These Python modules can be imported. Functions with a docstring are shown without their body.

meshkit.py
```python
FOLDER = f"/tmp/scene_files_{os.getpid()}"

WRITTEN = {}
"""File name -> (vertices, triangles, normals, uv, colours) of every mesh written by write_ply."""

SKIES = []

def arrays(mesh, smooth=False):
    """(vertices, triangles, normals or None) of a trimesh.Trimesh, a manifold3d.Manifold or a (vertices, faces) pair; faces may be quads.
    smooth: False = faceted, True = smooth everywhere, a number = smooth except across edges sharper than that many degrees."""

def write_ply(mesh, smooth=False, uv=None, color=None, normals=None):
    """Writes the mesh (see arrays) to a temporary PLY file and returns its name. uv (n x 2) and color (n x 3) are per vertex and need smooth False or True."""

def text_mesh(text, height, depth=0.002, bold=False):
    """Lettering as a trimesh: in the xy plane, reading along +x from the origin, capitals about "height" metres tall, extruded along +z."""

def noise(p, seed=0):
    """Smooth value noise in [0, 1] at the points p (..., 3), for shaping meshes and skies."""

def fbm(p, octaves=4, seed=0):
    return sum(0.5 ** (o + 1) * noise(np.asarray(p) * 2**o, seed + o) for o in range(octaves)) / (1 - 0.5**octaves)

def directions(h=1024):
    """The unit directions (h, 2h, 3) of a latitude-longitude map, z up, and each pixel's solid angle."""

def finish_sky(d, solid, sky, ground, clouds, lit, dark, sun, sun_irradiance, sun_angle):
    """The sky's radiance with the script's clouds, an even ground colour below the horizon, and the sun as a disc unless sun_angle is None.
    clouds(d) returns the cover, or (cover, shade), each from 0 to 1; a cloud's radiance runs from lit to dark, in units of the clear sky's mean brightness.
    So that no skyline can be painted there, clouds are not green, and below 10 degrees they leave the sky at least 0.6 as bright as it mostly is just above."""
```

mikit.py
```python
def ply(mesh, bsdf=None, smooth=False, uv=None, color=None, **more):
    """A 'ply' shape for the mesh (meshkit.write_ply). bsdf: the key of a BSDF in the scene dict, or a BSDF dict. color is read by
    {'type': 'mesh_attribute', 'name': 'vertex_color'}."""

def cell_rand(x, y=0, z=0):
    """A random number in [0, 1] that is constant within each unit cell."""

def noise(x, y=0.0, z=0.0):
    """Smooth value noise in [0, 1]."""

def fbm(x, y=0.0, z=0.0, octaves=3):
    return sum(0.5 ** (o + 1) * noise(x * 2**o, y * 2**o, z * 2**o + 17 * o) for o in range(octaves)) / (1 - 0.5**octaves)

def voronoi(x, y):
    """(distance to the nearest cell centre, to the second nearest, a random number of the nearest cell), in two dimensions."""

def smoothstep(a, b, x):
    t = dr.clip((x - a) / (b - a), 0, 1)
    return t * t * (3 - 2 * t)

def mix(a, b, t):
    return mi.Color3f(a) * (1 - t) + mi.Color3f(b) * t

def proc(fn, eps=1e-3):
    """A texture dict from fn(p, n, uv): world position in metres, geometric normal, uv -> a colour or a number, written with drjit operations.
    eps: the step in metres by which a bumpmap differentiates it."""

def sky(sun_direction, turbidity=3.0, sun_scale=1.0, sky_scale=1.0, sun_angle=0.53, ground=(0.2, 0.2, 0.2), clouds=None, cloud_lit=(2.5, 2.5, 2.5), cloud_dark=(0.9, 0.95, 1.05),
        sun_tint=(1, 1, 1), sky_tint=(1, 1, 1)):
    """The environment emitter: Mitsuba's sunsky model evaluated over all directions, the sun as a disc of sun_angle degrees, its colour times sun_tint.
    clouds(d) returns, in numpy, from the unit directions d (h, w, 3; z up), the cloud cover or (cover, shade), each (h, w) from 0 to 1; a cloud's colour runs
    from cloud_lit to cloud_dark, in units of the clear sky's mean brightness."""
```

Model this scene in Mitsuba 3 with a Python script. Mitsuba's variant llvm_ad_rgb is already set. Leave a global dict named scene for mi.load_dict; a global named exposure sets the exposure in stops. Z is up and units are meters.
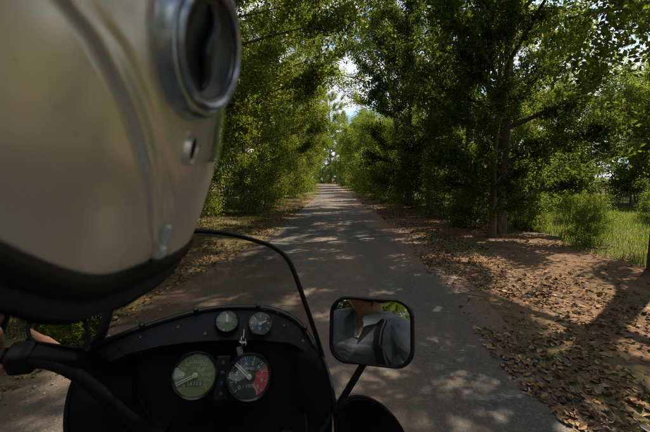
import math
import numpy as np
import trimesh
import manifold3d as m3
import drjit as dr
import mitsuba as mi
import mikit
import meshkit
from scipy.interpolate import PchipInterpolator, CubicSpline

T = mi.ScalarTransform4f
scene, labels = {}, {}

# ------------------------------------------------------------------ camera, sky, exposure
CAM = np.array([0.0, 0.0, 1.5])
PITCH = math.radians(6.0)
FWD = np.array([0, math.cos(PITCH), -math.sin(PITCH)])
UPV = np.array([0, math.sin(PITCH), math.cos(PITCH)])
scene['camera'] = {
    'type': 'thinlens', 'fov': 84.0, 'fov_axis': 'x', 'near_clip': 0.02, 'far_clip': 900.0,
    'aperture_radius': 0.0012, 'focus_distance': 2.2,
    'to_world': T().look_at(origin=CAM.tolist(), target=(CAM + FWD).tolist(), up=[0, 0, 1]),
}
SUN_AZ, SUN_EL = math.radians(50.0), math.radians(50.0)          # ahead and to the right
SUN = [math.sin(SUN_AZ) * math.cos(SUN_EL), math.cos(SUN_AZ) * math.cos(SUN_EL), math.sin(SUN_EL)]


def clouds(d):
    q = d / np.maximum(d[..., 2:3], 0.08)
    p = np.stack([q[..., 0] * 1.1 + 3.1, q[..., 1] * 1.1, d[..., 2] * 0], -1)
    f = meshkit.fbm(p, 5, 3)
    return np.clip((f - 0.34) / 0.20, 0, 1) * 0.85, np.clip((f - 0.6) / 0.3, 0, 1) * 0.5


scene['sky'] = mikit.sky(SUN, turbidity=3.0, sky_scale=0.8, clouds=clouds)
exposure = 2.75


def P(px, py, d):
    """Point at depth d (metres along the lens axis) behind a pixel of the 650 x 432 photograph: used to survey positions."""
    return CAM + (px - 325.0) / 361.0 * d * np.array([1.0, 0, 0]) + (216.0 - py) / 361.0 * d * UPV + d * FWD


def P_plane(px, py, o, n):
    r = P(px, py, 1.0) - CAM
    return CAM + r * (np.dot(np.asarray(o) - CAM, n) / np.dot(r, n))


# ------------------------------------------------------------------ materials
def rgb(*c):
    return {'type': 'rgb', 'value': list(c)}


def princ(color, rough=0.5, **k):
    return {'type': 'principled', 'base_color': color if isinstance(color, dict) else rgb(*color), 'roughness': rough, **k}


def two(b):
    return {'type': 'twosided', 'bsdf': b}


def asphalt_fn(p, n, uv):
    g = mikit.noise(p.x * 160, p.y * 160, 3)
    m = mikit.fbm(p.x * 1.3, p.y * 0.45, 7, octaves=4)
    fine = mikit.fbm(p.x * 14, p.y * 9, 11, octaves=3)
    tr = dr.exp(-dr.square((p.x + 0.75) / 0.30)) + dr.exp(-dr.square((p.x - 0.85) / 0.32))     # polished wheel tracks
    dust = mikit.smoothstep(0.42, 0.72, m * 0.7 + fine * 0.3) * (1 - 0.7 * tr)
    edge = dr.maximum(mikit.smoothstep(1.2, 2.1, p.x + 0.6 * (m - 0.5)), 0.6 * mikit.smoothstep(1.2, 2.3, -p.x + 0.6 * (m - 0.5)))
    stone = mikit.smoothstep(0.62, 0.80, mikit.noise(p.x * 75, p.y * 75, 5))
    c = mikit.mix((0.050, 0.050, 0.051), (0.092, 0.087, 0.080), g)
    c = mikit.mix(c, (0.150, 0.138, 0.122), 0.55 * stone)
    wx, wy = p.x * 0.55 + 0.25 * mikit.fbm(p.x * 2, p.y * 2, 1), p.y * 0.38 + 0.25 * mikit.fbm(p.x * 2, p.y * 2, 31)
    d1, d2, w_ = mikit.voronoi(wx, wy)
    crack = (1 - mikit.smoothstep(0.004, 0.016, d2 - d1)) * mikit.smoothstep(0.35, 0.6, mikit.noise(p.x * 0.8, p.y * 0.6, 2))
    tar = mikit.smoothstep(0.62, 0.66, mikit.fbm(p.x * 0.5, p.y * 0.25, 77, octaves=3))
    c = c * (1 - 0.35 * tar)
    c = mikit.mix(c, (0.020, 0.019, 0.018), 0.35 * crack)
    c = mikit.mix(c, (0.185, 0.125, 0.092), 0.65 * dust)
    c = mikit.mix(c, (0.175, 0.112, 0.074), 0.85 * edge)
    return c


def asphalt_bump(p, n, uv):
    return mikit.noise(p.x * 120, p.y * 120, 3) * 0.6 + mikit.noise(p.x * 45, p.y * 45, 9) * 0.4


def ground_fn(p, n, uv):
    m = mikit.fbm(p.x * 0.7, p.y * 0.5, 5, octaves=4)
    f = mikit.fbm(p.x * 9, p.y * 9, 2, octaves=3)
    soil = mikit.mix((0.080, 0.050, 0.031), (0.225, 0.148, 0.095), f)
    olive = mikit.mix((0.085, 0.082, 0.036), (0.150, 0.128, 0.062), f)
    left = mikit.smoothstep(-0.6, -1.6, p.x)
    c = mikit.mix(soil, olive, mikit.smoothstep(0.35, 0.62, m + 0.22 * left))
    green = mikit.smoothstep(4.6, 6.2, p.x + 1.2 * (m - 0.5))
    return mikit.mix(c, mikit.mix((0.055, 0.075, 0.022), (0.095, 0.105, 0.035), f), 0.8 * green)


def ground_bump(p, n, uv):
    return mikit.fbm(p.x * 22, p.y * 22, 4, octaves=3)


def bark_fn(p, n, uv):
    v = mikit.fbm(p.x * 26, p.y * 26, p.z * 4, octaves=3)
    moss = mikit.smoothstep(0.52, 0.75, mikit.fbm(p.x * 3, p.y * 3, p.z * 1.4, octaves=3))
    return mikit.mix(mikit.mix((0.055, 0.043, 0.032), (0.17, 0.14, 0.105), v), (0.070, 0.080, 0.035), 0.55 * moss)


def bark_bump(p, n, uv):
    return mikit.fbm(p.x * 32, p.y * 32, p.z * 5, octaves=3)


def shirt_fn(p, n, uv):
    w = mikit.noise(p.x * 900, p.y * 900, p.z * 900)
    return mikit.mix((0.120, 0.148, 0.190), (0.165, 0.195, 0.240), w)


def skin_fn(p, n, uv):
    w = mikit.fbm(p.x * 60, p.y * 60, p.z * 60, octaves=3)
    return mikit.mix((0.36, 0.185, 0.115), (0.46, 0.255, 0.165), w)


def paint_fn(p, n, uv):
    w = mikit.noise(p.x * 2600, p.y * 2600, p.z * 2600)
    s = mikit.fbm(p.x * 9, p.y * 9, p.z * 9, octaves=3)
    speck = mikit.smoothstep(0.86, 0.92, mikit.noise(p.x * 240, p.y * 240, p.z * 240)) * mikit.smoothstep(0.45, 0.6, s)
    return mikit.mix((0.68, 0.615, 0.53), (0.77, 0.70, 0.61), 0.6 * w + 0.4 * s) * (1 - 0.10 * speck)


def black_fn(p, n, uv):
    w = mikit.fbm(p.x * 40, p.y * 40, p.z * 40, octaves=4)
    return mikit.mix((0.003, 0.003, 0.004), (0.009, 0.009, 0.010), w)


def grain_bump(p, n, uv):
    return mikit.noise(p.x * 900, p.y * 900, p.z * 900)


scene['m_asphalt'] = two({'type': 'bumpmap', 'arbitrary': mikit.proc(asphalt_bump), 'scale': 0.004, 'bsdf': princ(mikit.proc(asphalt_fn), 0.72, specular=0.4)})
scene['m_ground'] = two({'type': 'bumpmap', 'arbitrary': mikit.proc(ground_bump, 4e-3), 'scale': 0.03, 'bsdf': princ(mikit.proc(ground_fn), 0.95, specular=0.1)})
scene['m_bark'] = two({'type': 'bumpmap', 'arbitrary': mikit.proc(bark_bump, 3e-3), 'scale': 0.02, 'bsdf': princ(mikit.proc(bark_fn), 0.9, specular=0.2)})
scene['m_leaf'] = {'type': 'principledthin', 'base_color': {'type': 'mesh_attribute', 'name': 'vertex_color'}, 'roughness': 0.5, 'spec_trans': 0.0, 'diff_trans': 1.15}
scene['m_litter'] = two(princ({'type': 'mesh_attribute', 'name': 'vertex_color'}, 0.85, specular=0.2))


def smudge_fn(p, n, uv):
    a = mikit.fbm(p.x * 30, p.y * 30, p.z * 12, octaves=4)
    return 0.20 + 0.14 * mikit.smoothstep(0.35, 0.7, a)


scene['m_paint'] = two(princ(mikit.proc(paint_fn), mikit.proc(smudge_fn), metallic=0.5, clearcoat=1.0, clearcoat_gloss=0.97))
scene['m_black'] = two({'type': 'bumpmap', 'arbitrary': mikit.proc(grain_bump, 3e-4), 'scale': 0.0004, 'bsdf': princ(mikit.proc(black_fn), 0.6, specular=0.2)})
scene['m_black_gloss'] = two(princ((0.012, 0.012, 0.014), 0.18, specular=0.5))
scene['m_dash'] = two({'type': 'bumpmap', 'arbitrary': mikit.proc(grain_bump, 3e-4), 'scale': 0.0004, 'bsdf': princ((0.005, 0.0065, 0.010), 0.5, specular=0.22)})
scene['m_rubber'] = two(princ((0.009, 0.009, 0.010), 0.75, specular=0.2))
scene['m_liner'] = two(princ((0.005, 0.005, 0.0055), 0.95, specular=0.1))
scene['m_chrome'] = two({'type': 'roughconductor', 'material': 'Cr', 'alpha': 0.12})
scene['m_brass'] = two(princ((0.17, 0.13, 0.045), 0.55, specular=0.4))
scene['m_steel'] = two(princ((0.45, 0.45, 0.46), 0.35, metallic=1.0))
scene['m_pod'] = two(princ((0.34, 0.37, 0.40), 0.20, metallic=0.75, clearcoat=0.5))
scene['m_pod_dark'] = two(princ((0.020, 0.026, 0.026), 0.28, specular=0.5, clearcoat=0.5))
scene['m_shirt'] = two(princ(mikit.proc(shirt_fn), 0.9, specular=0.15, sheen=0.4))
scene['m_collar'] = two(princ((0.15, 0.18, 0.22), 0.9, specular=0.15))
scene['m_placket'] = two(princ((0.52, 0.50, 0.42), 0.9, specular=0.15))
scene['m_strap'] = two(princ((0.022, 0.023, 0.026), 0.8, specular=0.2))
scene['m_strap_trim'] = two(princ((0.16, 0.17, 0.19), 0.7, specular=0.2))
scene['m_trousers'] = two(princ((0.035, 0.042, 0.060), 0.92, specular=0.1))
scene['m_skin'] = two(princ(mikit.proc(skin_fn), 0.52, specular=0.4))
scene['m_glove'] = two({'type': 'bumpmap', 'arbitrary': mikit.proc(grain_bump, 3e-4), 'scale': 0.0008, 'bsdf': princ((0.016, 0.016, 0.017), 0.6, specular=0.35)})
scene['m_dial_green'] = two(princ((0.16, 0.23, 0.095), 0.6, specular=0.3))
scene['m_dial_pale'] = two(princ((0.12, 0.17, 0.095), 0.6, specular=0.3))
scene['m_dial_black'] = two(princ((0.030, 0.042, 0.045), 0.55, specular=0.3))
scene['m_white_print'] = two(princ((0.42, 0.45, 0.38), 0.6))
scene['m_dark_print'] = two(princ((0.05, 0.07, 0.04), 0.6))
scene['m_red_print'] = two(princ((0.42, 0.05, 0.07), 0.5))
scene['m_needle'] = two(princ((0.62, 0.64, 0.57), 0.5))
scene['m_lens'] = {'type': 'thindielectric', 'int_ior': 1.35}


def film_fn(p, n, uv):
    f = mikit.fbm(p.x * 9, p.y * 9, p.z * 5, octaves=4)
    spots = mikit.smoothstep(0.80, 0.86, mikit.noise(p.x * 95, p.y * 95, p.z * 95))
    return 0.015 + 0.10 * mikit.smoothstep(0.40, 0.75, f) + 0.30 * spots


scene['m_screen'] = {'type': 'blendbsdf', 'weight': mikit.proc(film_fn),
                     'clear': {'type': 'thindielectric', 'int_ior': 1.45, 'specular_transmittance': rgb(0.80, 0.76, 0.70)},
                     'film': two({'type': 'diffuse', 'reflectance': rgb(0.30, 0.26, 0.21)})}
scene['m_visor'] = {'type': 'thindielectric', 'int_ior': 1.5, 'specular_transmittance': rgb(0.55, 0.60, 0.62)}
scene['m_mirror'] = two({'type': 'conductor', 'material': 'Al', 'specular_reflectance': rgb(0.88, 0.90, 0.90)})
scene['m_sticker'] = two(princ((0.55, 0.66, 0.68), 0.25, metallic=0.4, clearcoat=0.6))
scene['m_indicator'] = two(princ((0.03, 0.05, 0.10), 0.3))
scene['m_tank'] = two(princ((0.020, 0.022, 0.028), 0.2, clearcoat=1.0))
scene['m_headlamp'] = two(princ((0.75, 0.76, 0.78), 0.15, metallic=0.6))


# ------------------------------------------------------------------ helpers
def key_of(name):
    if name not in scene and name not in _taken:
        _taken.add(name)
        return name
    i = 1
    while f'{name}_{i:03d}' in scene or f'{name}_{i:03d}' in _taken:
        i += 1
    _taken.add(f'{name}_{i:03d}')
    return f'{name}_{i:03d}'


_taken = set()


def put(name, mesh, bsdf, parent=None, smooth=False, color=None, label=None, **k):
    key = key_of(f'{parent}__{name}' if parent else name)
    scene[key] = mikit.ply(mesh, bsdf, smooth=smooth, color=color, **k)
    if label:
        labels[key] = {'label': label}
    return key


def thing(name, label, cat, group=None):
    key = key_of(name)
    labels[key] = {'label': label, 'category': cat}
    if group:
        labels[key]['group'] = group
    return key


def cat(*ms):
    return trimesh.util.concatenate([to_tri(m) for m in ms])


def to_tri(m):
    if isinstance(m, trimesh.Trimesh):
        return m
    if hasattr(m, 'to_mesh'):
        q = m.to_mesh()
        return trimesh.Trimesh(q.vert_properties[:, :3], q.tri_verts, process=False)
    return trimesh.Trimesh(m[0], m[1], process=False)


def xf(mesh, M):
    q = to_tri(mesh).copy()
    q.apply_transform(M)
    return q


def frame(o, n, up=(0, 0, 1), roll=0.0):
    """4 x 4 with columns right, up, towards the viewer (n); origin o."""
    n = np.asarray(n, float) / np.linalg.norm(n)
    r = np.cross(up, n)
    r /= np.linalg.norm(r)
    u = np.cross(n, r)
    c, s = math.cos(math.radians(roll)), math.sin(math.radians(roll))
    M = np.eye(4)
    M[:3, 0], M[:3, 1], M[:3, 2], M[:3, 3] = r * c + u * s, u * c - r * s, n, o
    return M


def tube(points, radii, sides=8, caps=True):
    p = np.asarray(points, float)
    t = np.gradient(p, axis=0)
    t /= np.linalg.norm(t, axis=1, keepdims=True) + 1e-12
    a = np.cross(t[0], [0, 0, 1.0] if abs(t[0][2]) < 0.9 else [1.0, 0, 0])
    a /= np.linalg.norm(a)
    A = []
    for ti in t:
        a = a - ti * np.dot(a, ti)
        a /= np.linalg.norm(a)
        A.append(a)
    A = np.array(A)
    b, ang = np.cross(t, A), np.arange(sides) * 2 * np.pi / sides
    r = np.broadcast_to(radii, (len(p),))
    v = (p[:, None] + r[:, None, None] * (np.cos(ang)[None, :, None] * A[:, None] + np.sin(ang)[None, :, None] * b[:, None])).reshape(-1, 3)
    i, j = np.meshgrid(np.arange(len(p) - 1), np.arange(sides), indexing='ij')
    q = np.stack([i * sides + j, i * sides + (j + 1) % sides, (i + 1) * sides + (j + 1) % sides, (i + 1) * sides + j], -1).reshape(-1, 4)
    f = np.vstack([q[:, [0, 1, 2]], q[:, [0, 2, 3]]])
    if caps:
        n0, n1 = len(v), len(v) + 1
        v = np.vstack([v, p[0], p[-1]])
        k = np.arange(sides)
        e = (len(p) - 1) * sides
        f = np.vstack([f, np.stack([k * 0 + n0, (k + 1) % sides, k], 1), np.stack([k * 0 + n1, e + k, e + (k + 1) % sides], 1)])
    return trimesh.Trimesh(v, f, process=False)


def smooth_path(pts, n):
    pts = np.asarray(pts, float)
    s = np.concatenate([[0], np.cumsum(np.linalg.norm(np.diff(pts, axis=0), axis=1))])
    return CubicSpline(s, pts)(np.linspace(0, s[-1], n))


def chain(joints, radii):
    """Union of hulls of spheres along a limb."""
    out = []
    for (a, ra), (b, rb) in zip(zip(joints[:-1], radii[:-1]), zip(joints[1:], radii[1:])):
        s = [m3.Manifold.sphere(ra, 24).translate(tuple(map(float, a))), m3.Manifold.sphere(rb, 24).translate(tuple(map(float, b)))]
        out.append(m3.Manifold.batch_hull(s))
    return out


def blob(parts, length=0.006, iters=12):
    m = m3.Manifold.batch_boolean(parts, m3.OpType.Add).refine_to_length(length)
    q = to_tri(m)
    q.merge_vertices()
    trimesh.smoothing.filter_taubin(q, lamb=0.5, nu=0.53, iterations=iters)
    return q


def lathe(profile, n=48):
    """Revolve (r, z) about z."""
    return trimesh.creation.revolve(np.asarray(profile, float), sections=n)


def disc(r, z=0.0, n=48):
    a = np.arange(n) * 2 * np.pi / n
    v = np.vstack([np.stack([r * np.cos(a), r * np.sin(a), a * 0 + z], 1), [[0, 0, z]]])
    k = np.arange(n)
    return trimesh.Trimesh(v, np.stack([k, (k + 1) % n, k * 0 + n], 1), process=False)


def box(size, at=(0, 0, 0), rz=0.0, bevel=0.0):
    x, y, z = np.asarray(size) / 2
    if bevel:
        b = bevel
        m = m3.Manifold.batch_hull([m3.Manifold.sphere(b, 12).translate((sx * (x - b), sy * (y - b), sz * (z - b))) for sx in (-1, 1) for sy in (-1, 1) for sz in (-1, 1)])
        q = to_tri(m)
    else:
        q = trimesh.creation.box(size)
    M = trimesh.transformations.rotation_matrix(math.radians(rz), [0, 0, 1])
    M[:3, 3] = at
    q.apply_transform(M)
    return q


def rounded_rect(w, h, r, n=10):
    out = []
    for cx, cy, a0 in ((w / 2 - r, h / 2 - r, 0), (-w / 2 + r, h / 2 - r, 90), (-w / 2 + r, -h / 2 + r, 180), (w / 2 - r, -h / 2 + r, 270)):
        a = np.radians(a0 + np.linspace(0, 90, n))
        out.append(np.stack([cx + r * np.cos(a), cy + r * np.sin(a)], 1))
    return np.vstack(out)


def plate(poly, thick, z=0.0):
    """Extruded polygon: from z - thick to z."""
    cs = m3.CrossSection([np.asarray(poly, float)], m3.FillRule.NonZero)
    return to_tri(m3.Manifold.extrude(cs, thick).translate((0, 0, z - thick)))


# ------------------------------------------------------------------ ground, road
rng = np.random.default_rng(5)


def bend(y):
    y = np.asarray(y, float)
    return -0.0060 * np.maximum(y - 72, 0) ** 2


_rl = PchipInterpolator([-200, -5, 3, 9, 15, 27, 40, 90, 300], [-2.35, -2.35, -2.15, -1.40, -1.15, -0.75, -0.55, -0.5, -0.5])
_rr = PchipInterpolator([-200, -5, 3, 5, 8, 16, 30, 60, 300], [1.8, 1.8, 1.8, 1.95, 2.2, 2.5, 2.45, 2.45, 2.45])


def road_left(y):
    y = np.asarray(y, float)
    return bend(y) + _rl(y) + 0.20 * (meshkit.fbm(np.stack([y * 0.9, y * 0 + 3, y * 0], -1), 3) - 0.5)


def road_right(y):
    y = np.asarray(y, float)
    return bend(y) + _rr(y) + 0.30 * (meshkit.fbm(np.stack([y * 0.8, y * 0 + 9, y * 0], -1), 3) - 0.5)


def ground_z(x, y):
    """Height of the ground beside the road."""
    x, y = np.asarray(x, float), np.asarray(y, float)
    l, r = road_left(y), road_right(y)
    out = np.maximum(l - x, x - r)
    rise = 0.025 * np.clip(out / 0.25, 0, 1) + 0.05 * np.clip(out - 0.5, 0, 40) * np.where(x < 0, 1.0, 0.55) * np.exp(-np.clip(out, 0, 60) / 25)
    p = np.stack([x * 0.35, y * 0.35, x * 0], -1)
    z = rise + np.clip(out, 0, 1) * 0.16 * (meshkit.fbm(p, 4, 3) - 0.5) + np.clip(out * 2, 0, 1) * 0.05 * (meshkit.fbm(p * 7, 3, 8) - 0.5)
    return np.where(out > 0, z, -0.03 * np.clip(-out / 0.12, 0, 1))


xs = np.unique(np.concatenate([np.linspace(-160, -14, 40), np.linspace(-14, -4, 60), np.linspace(-4, 6, 160), np.linspace(6, 16, 60), np.linspace(16, 160, 40)]))
ys = np.unique(np.concatenate([np.linspace(-160, -10, 40), np.linspace(-10, 30, 300), np.linspace(30, 115, 180), np.linspace(115, 240, 40)]))
bx_, by_ = np.meshgrid(xs, ys)
shift = np.where(np.abs(bx_) < 30, bend(np.minimum(by_, 112)) * np.clip(1.6 - np.abs(bx_) / 20, 0, 1), 0)
gx = bx_ + shift
v = np.stack([gx, by_, ground_z(gx, by_)], -1).reshape(-1, 3)
ny, nx = gx.shape
i, j = np.meshgrid(np.arange(ny - 1), np.arange(nx - 1), indexing='ij')
q = np.stack([i * nx + j, i * nx + j + 1, (i + 1) * nx + j + 1, (i + 1) * nx + j], -1).reshape(-1, 4)
put('ground', (v, q), 'm_ground', smooth=True)
labels['ground'] = {'label': 'brown soil and olive verge under the trees beside the road', 'kind': 'structure'}

ys = np.concatenate([np.linspace(-40, -6, 30), np.linspace(-5.8, 40, 240), np.linspace(40.5, 112, 120)])
w = np.linspace(0, 1, 24)
l, r = road_left(ys), road_right(ys)
X = l[:, None] - 0.12 + (r - l + 0.24)[:, None] * w[None]
Z = 0.004 + 0.035 * (1 - (2 * w[None] - 1) ** 2) + 0.006 * (meshkit.fbm(np.stack([X * 0.9, ys[:, None] * 0.5 + X * 0, X * 0], -1), 3, 4) - 0.5)
v = np.stack([X, ys[:, None] + X * 0, Z - 0.002], -1).reshape(-1, 3)
ny, nx = X.shape
i, j = np.meshgrid(np.arange(ny - 1), np.arange(nx - 1), indexing='ij')
q = np.stack([i * nx + j, i * nx + j + 1, (i + 1) * nx + j + 1, (i + 1) * nx + j], -1).reshape(-1, 4)
put('road', (v, q), 'm_asphalt', smooth=True)
labels['road'] = {'label': 'narrow grey asphalt road running ahead under the trees', 'kind': 'structure'}


# ------------------------------------------------------------------ vegetation
def leaves(rng, c, size, up=0.8, hue=0.0, dark=1.0, narrow=0.52):
    """Folded leaf quads at the points c: (vertices, faces, colours)."""
    n = len(c)
    nrm = rng.normal(0, 0.6, (n, 3)) + [0, 0, up]
    nrm /= np.linalg.norm(nrm, axis=1, keepdims=True)
    a = rng.normal(0, 1, (n, 3)) - [0, 0, 0.5]
    a -= nrm * (a * nrm).sum(1, keepdims=True)
    a /= np.linalg.norm(a, axis=1, keepdims=True)
    b = np.cross(nrm, a)
    L = (size * rng.uniform(0.65, 1.3, n))[:, None]
    W = L * narrow
    v = np.stack([c - a * L / 2, c + b * W / 2 + nrm * W * 0.16 - a * L * 0.05, c + a * L / 2, c - b * W / 2 + nrm * W * 0.16 - a * L * 0.05], 1).reshape(-1, 3)
    k = np.arange(n) * 4
    f = np.vstack([np.stack([k, k + 1, k + 2], 1), np.stack([k, k + 2, k + 3], 1)])
    t = rng.random((n, 1)) ** 1.3
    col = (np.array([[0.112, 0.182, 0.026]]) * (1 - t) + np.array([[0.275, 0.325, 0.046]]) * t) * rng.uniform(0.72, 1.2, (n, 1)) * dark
    col = col * np.array([[1 + hue, 1, 1 - hue]])
    dry = rng.random(n) < 0.012
    col[dry] = [0.24, 0.17, 0.06]
    return v, f, np.repeat(col, 4, 0)


def make_tree(seed, H, r0, base, spread, n_limb, n_leaf, leaf, stems=1, hue=0.0, dark=1.0, sub=7, sig=0.2, up=0.5, arch=0.0):
    g = np.random.default_rng(seed)
    wood, twigs = [], []

    def profile(t):      # crown half-width along the height of the crown
        return max(math.sqrt(max(1 - ((t - 0.42) / 0.62) ** 2, 0.0)), 0.28)

    for s in range(stems):
        az0, ln = g.uniform(0, 2 * math.pi), (0 if stems == 1 else g.uniform(0.10, 0.42))
        h = H * (g.uniform(0.72, 1.0) if stems > 1 else 1.0)
        n = 12
        t = np.linspace(0, 1, n)
        wob = np.cumsum(g.normal(0, 0.012 * H / math.sqrt(n), (n, 2)), 0)
        wob -= wob[0]
        wob[:, 0] += arch * 0.13 * H * t ** 2
        off = ln * h * 0.6 * t[:, None] ** 1.25 * np.array([[math.cos(az0), math.sin(az0)]])
        st = g.normal(0, 0.12, 2) if stems > 1 else np.zeros(2)
        trunk = np.column_stack([st[0] + wob[:, 0] + off[:, 0], st[1] + wob[:, 1] + off[:, 1], -0.25 + (h + 0.25) * t])
        rr = r0 * (1 - 0.86 * t) * (1 if stems == 1 else 0.8)
        rr[0] *= 1.5
        rr[1] *= 1.08
        wood.append(tube(trunk, rr, 9 if stems == 1 else 6))
        curve = CubicSpline(t, trunk)
        az = g.uniform(0, 6.28)
        for k in range(n_limb):
            u = base + (0.97 - base) * ((k + g.uniform(0, 0.9)) / n_limb)
            crown_t = (u - base) / (1 - base)
            az += 2.4 + g.normal(0, 0.35)
            L = spread * (1 + arch * 0.55 * math.cos(az)) * profile(crown_t) * g.uniform(0.72, 1.15) / (1 if stems == 1 else 1.35)
            el = g.uniform(0.10, 0.45) + crown_t * 0.65
            d = np.array([math.cos(az) * math.cos(el), math.sin(az) * math.cos(el), math.sin(el)])
            p0 = curve(u)
            tt = np.linspace(0, 1, 6)[:, None]
            side = np.cross(d, [0, 0, 1.0])
            pts = p0 + d * L * tt + side * L * 0.10 * g.normal() * tt ** 2 + np.array([0, 0, 1]) * L * g.uniform(-0.16, 0.12) * tt ** 2
            wood.append(tube(pts, np.interp(tt[:, 0], [0, 1], [max(r0 * (1 - 0.85 * u) * 0.55, 0.012), 0.007]), 5, caps=False))
            lc = CubicSpline(tt[:, 0], pts)
            for q_ in range(sub):
                a = g.uniform(0.22, 1.0)
                sd = d + g.normal(0, 0.75, 3) + [0, 0, 0.1]
                sd /= np.linalg.norm(sd)
                sl = L * g.uniform(0.22, 0.42) * (1.15 - 0.5 * a) + 0.15
                s0 = lc(a)
                t3 = np.linspace(0, 1, 4)[:, None]
                sp = s0 + sd * sl * t3 + np.array([0, 0, -0.12 * sl]) * t3 ** 2
                wood.append(tube(sp, [0.009, 0.007, 0.005, 0.003], 3, caps=False))
                twigs.append((sp[0], sp[-1]))
            twigs.append((lc(0.55), pts[-1]))
    tw = np.array(twigs)
    heavy = g.gamma(1.6, 1, len(tw))
    heavy *= np.linalg.norm(tw[:, 1] - tw[:, 0], axis=1)
    pick = g.choice(len(tw), n_leaf, p=heavy / heavy.sum())
    s = g.random((n_leaf, 1)) ** 0.7
    c = tw[pick, 0] * (1 - s) + tw[pick, 1] * s + g.normal(0, sig, (n_leaf, 3)) * (0.35 + 0.65 * s)
    c = c[c[:, 2] > 0.06]
    lv = leaves(g, c, leaf, up, hue, dark)
    return cat(*wood), lv


def group_of(name, spec):
    wood, (lv, lf, lc) = make_tree(**spec)
    scene[name] = {'type': 'shapegroup', 'trunk': mikit.ply(wood, 'm_bark', smooth=True), 'crown': mikit.ply((lv, lf), 'm_leaf', color=lc)}


def plant(kind, name, x, y, s, rot, label, category, group=None, sz=None):
    key = key_of(name)
    z = float(ground_z(x, y)) - 0.03
    scene[key] = {'type': 'instance', 'shapegroup': {'type': 'ref', 'id': kind},
                  'to_world': T().translate([float(x), float(y), z]).rotate([0, 0, 1], float(rot)).scale([s, s, sz or s])}
    labels[key] = {'label': label, 'category': category}
    if group:
        labels[key]['group'] = group
    return key


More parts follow.
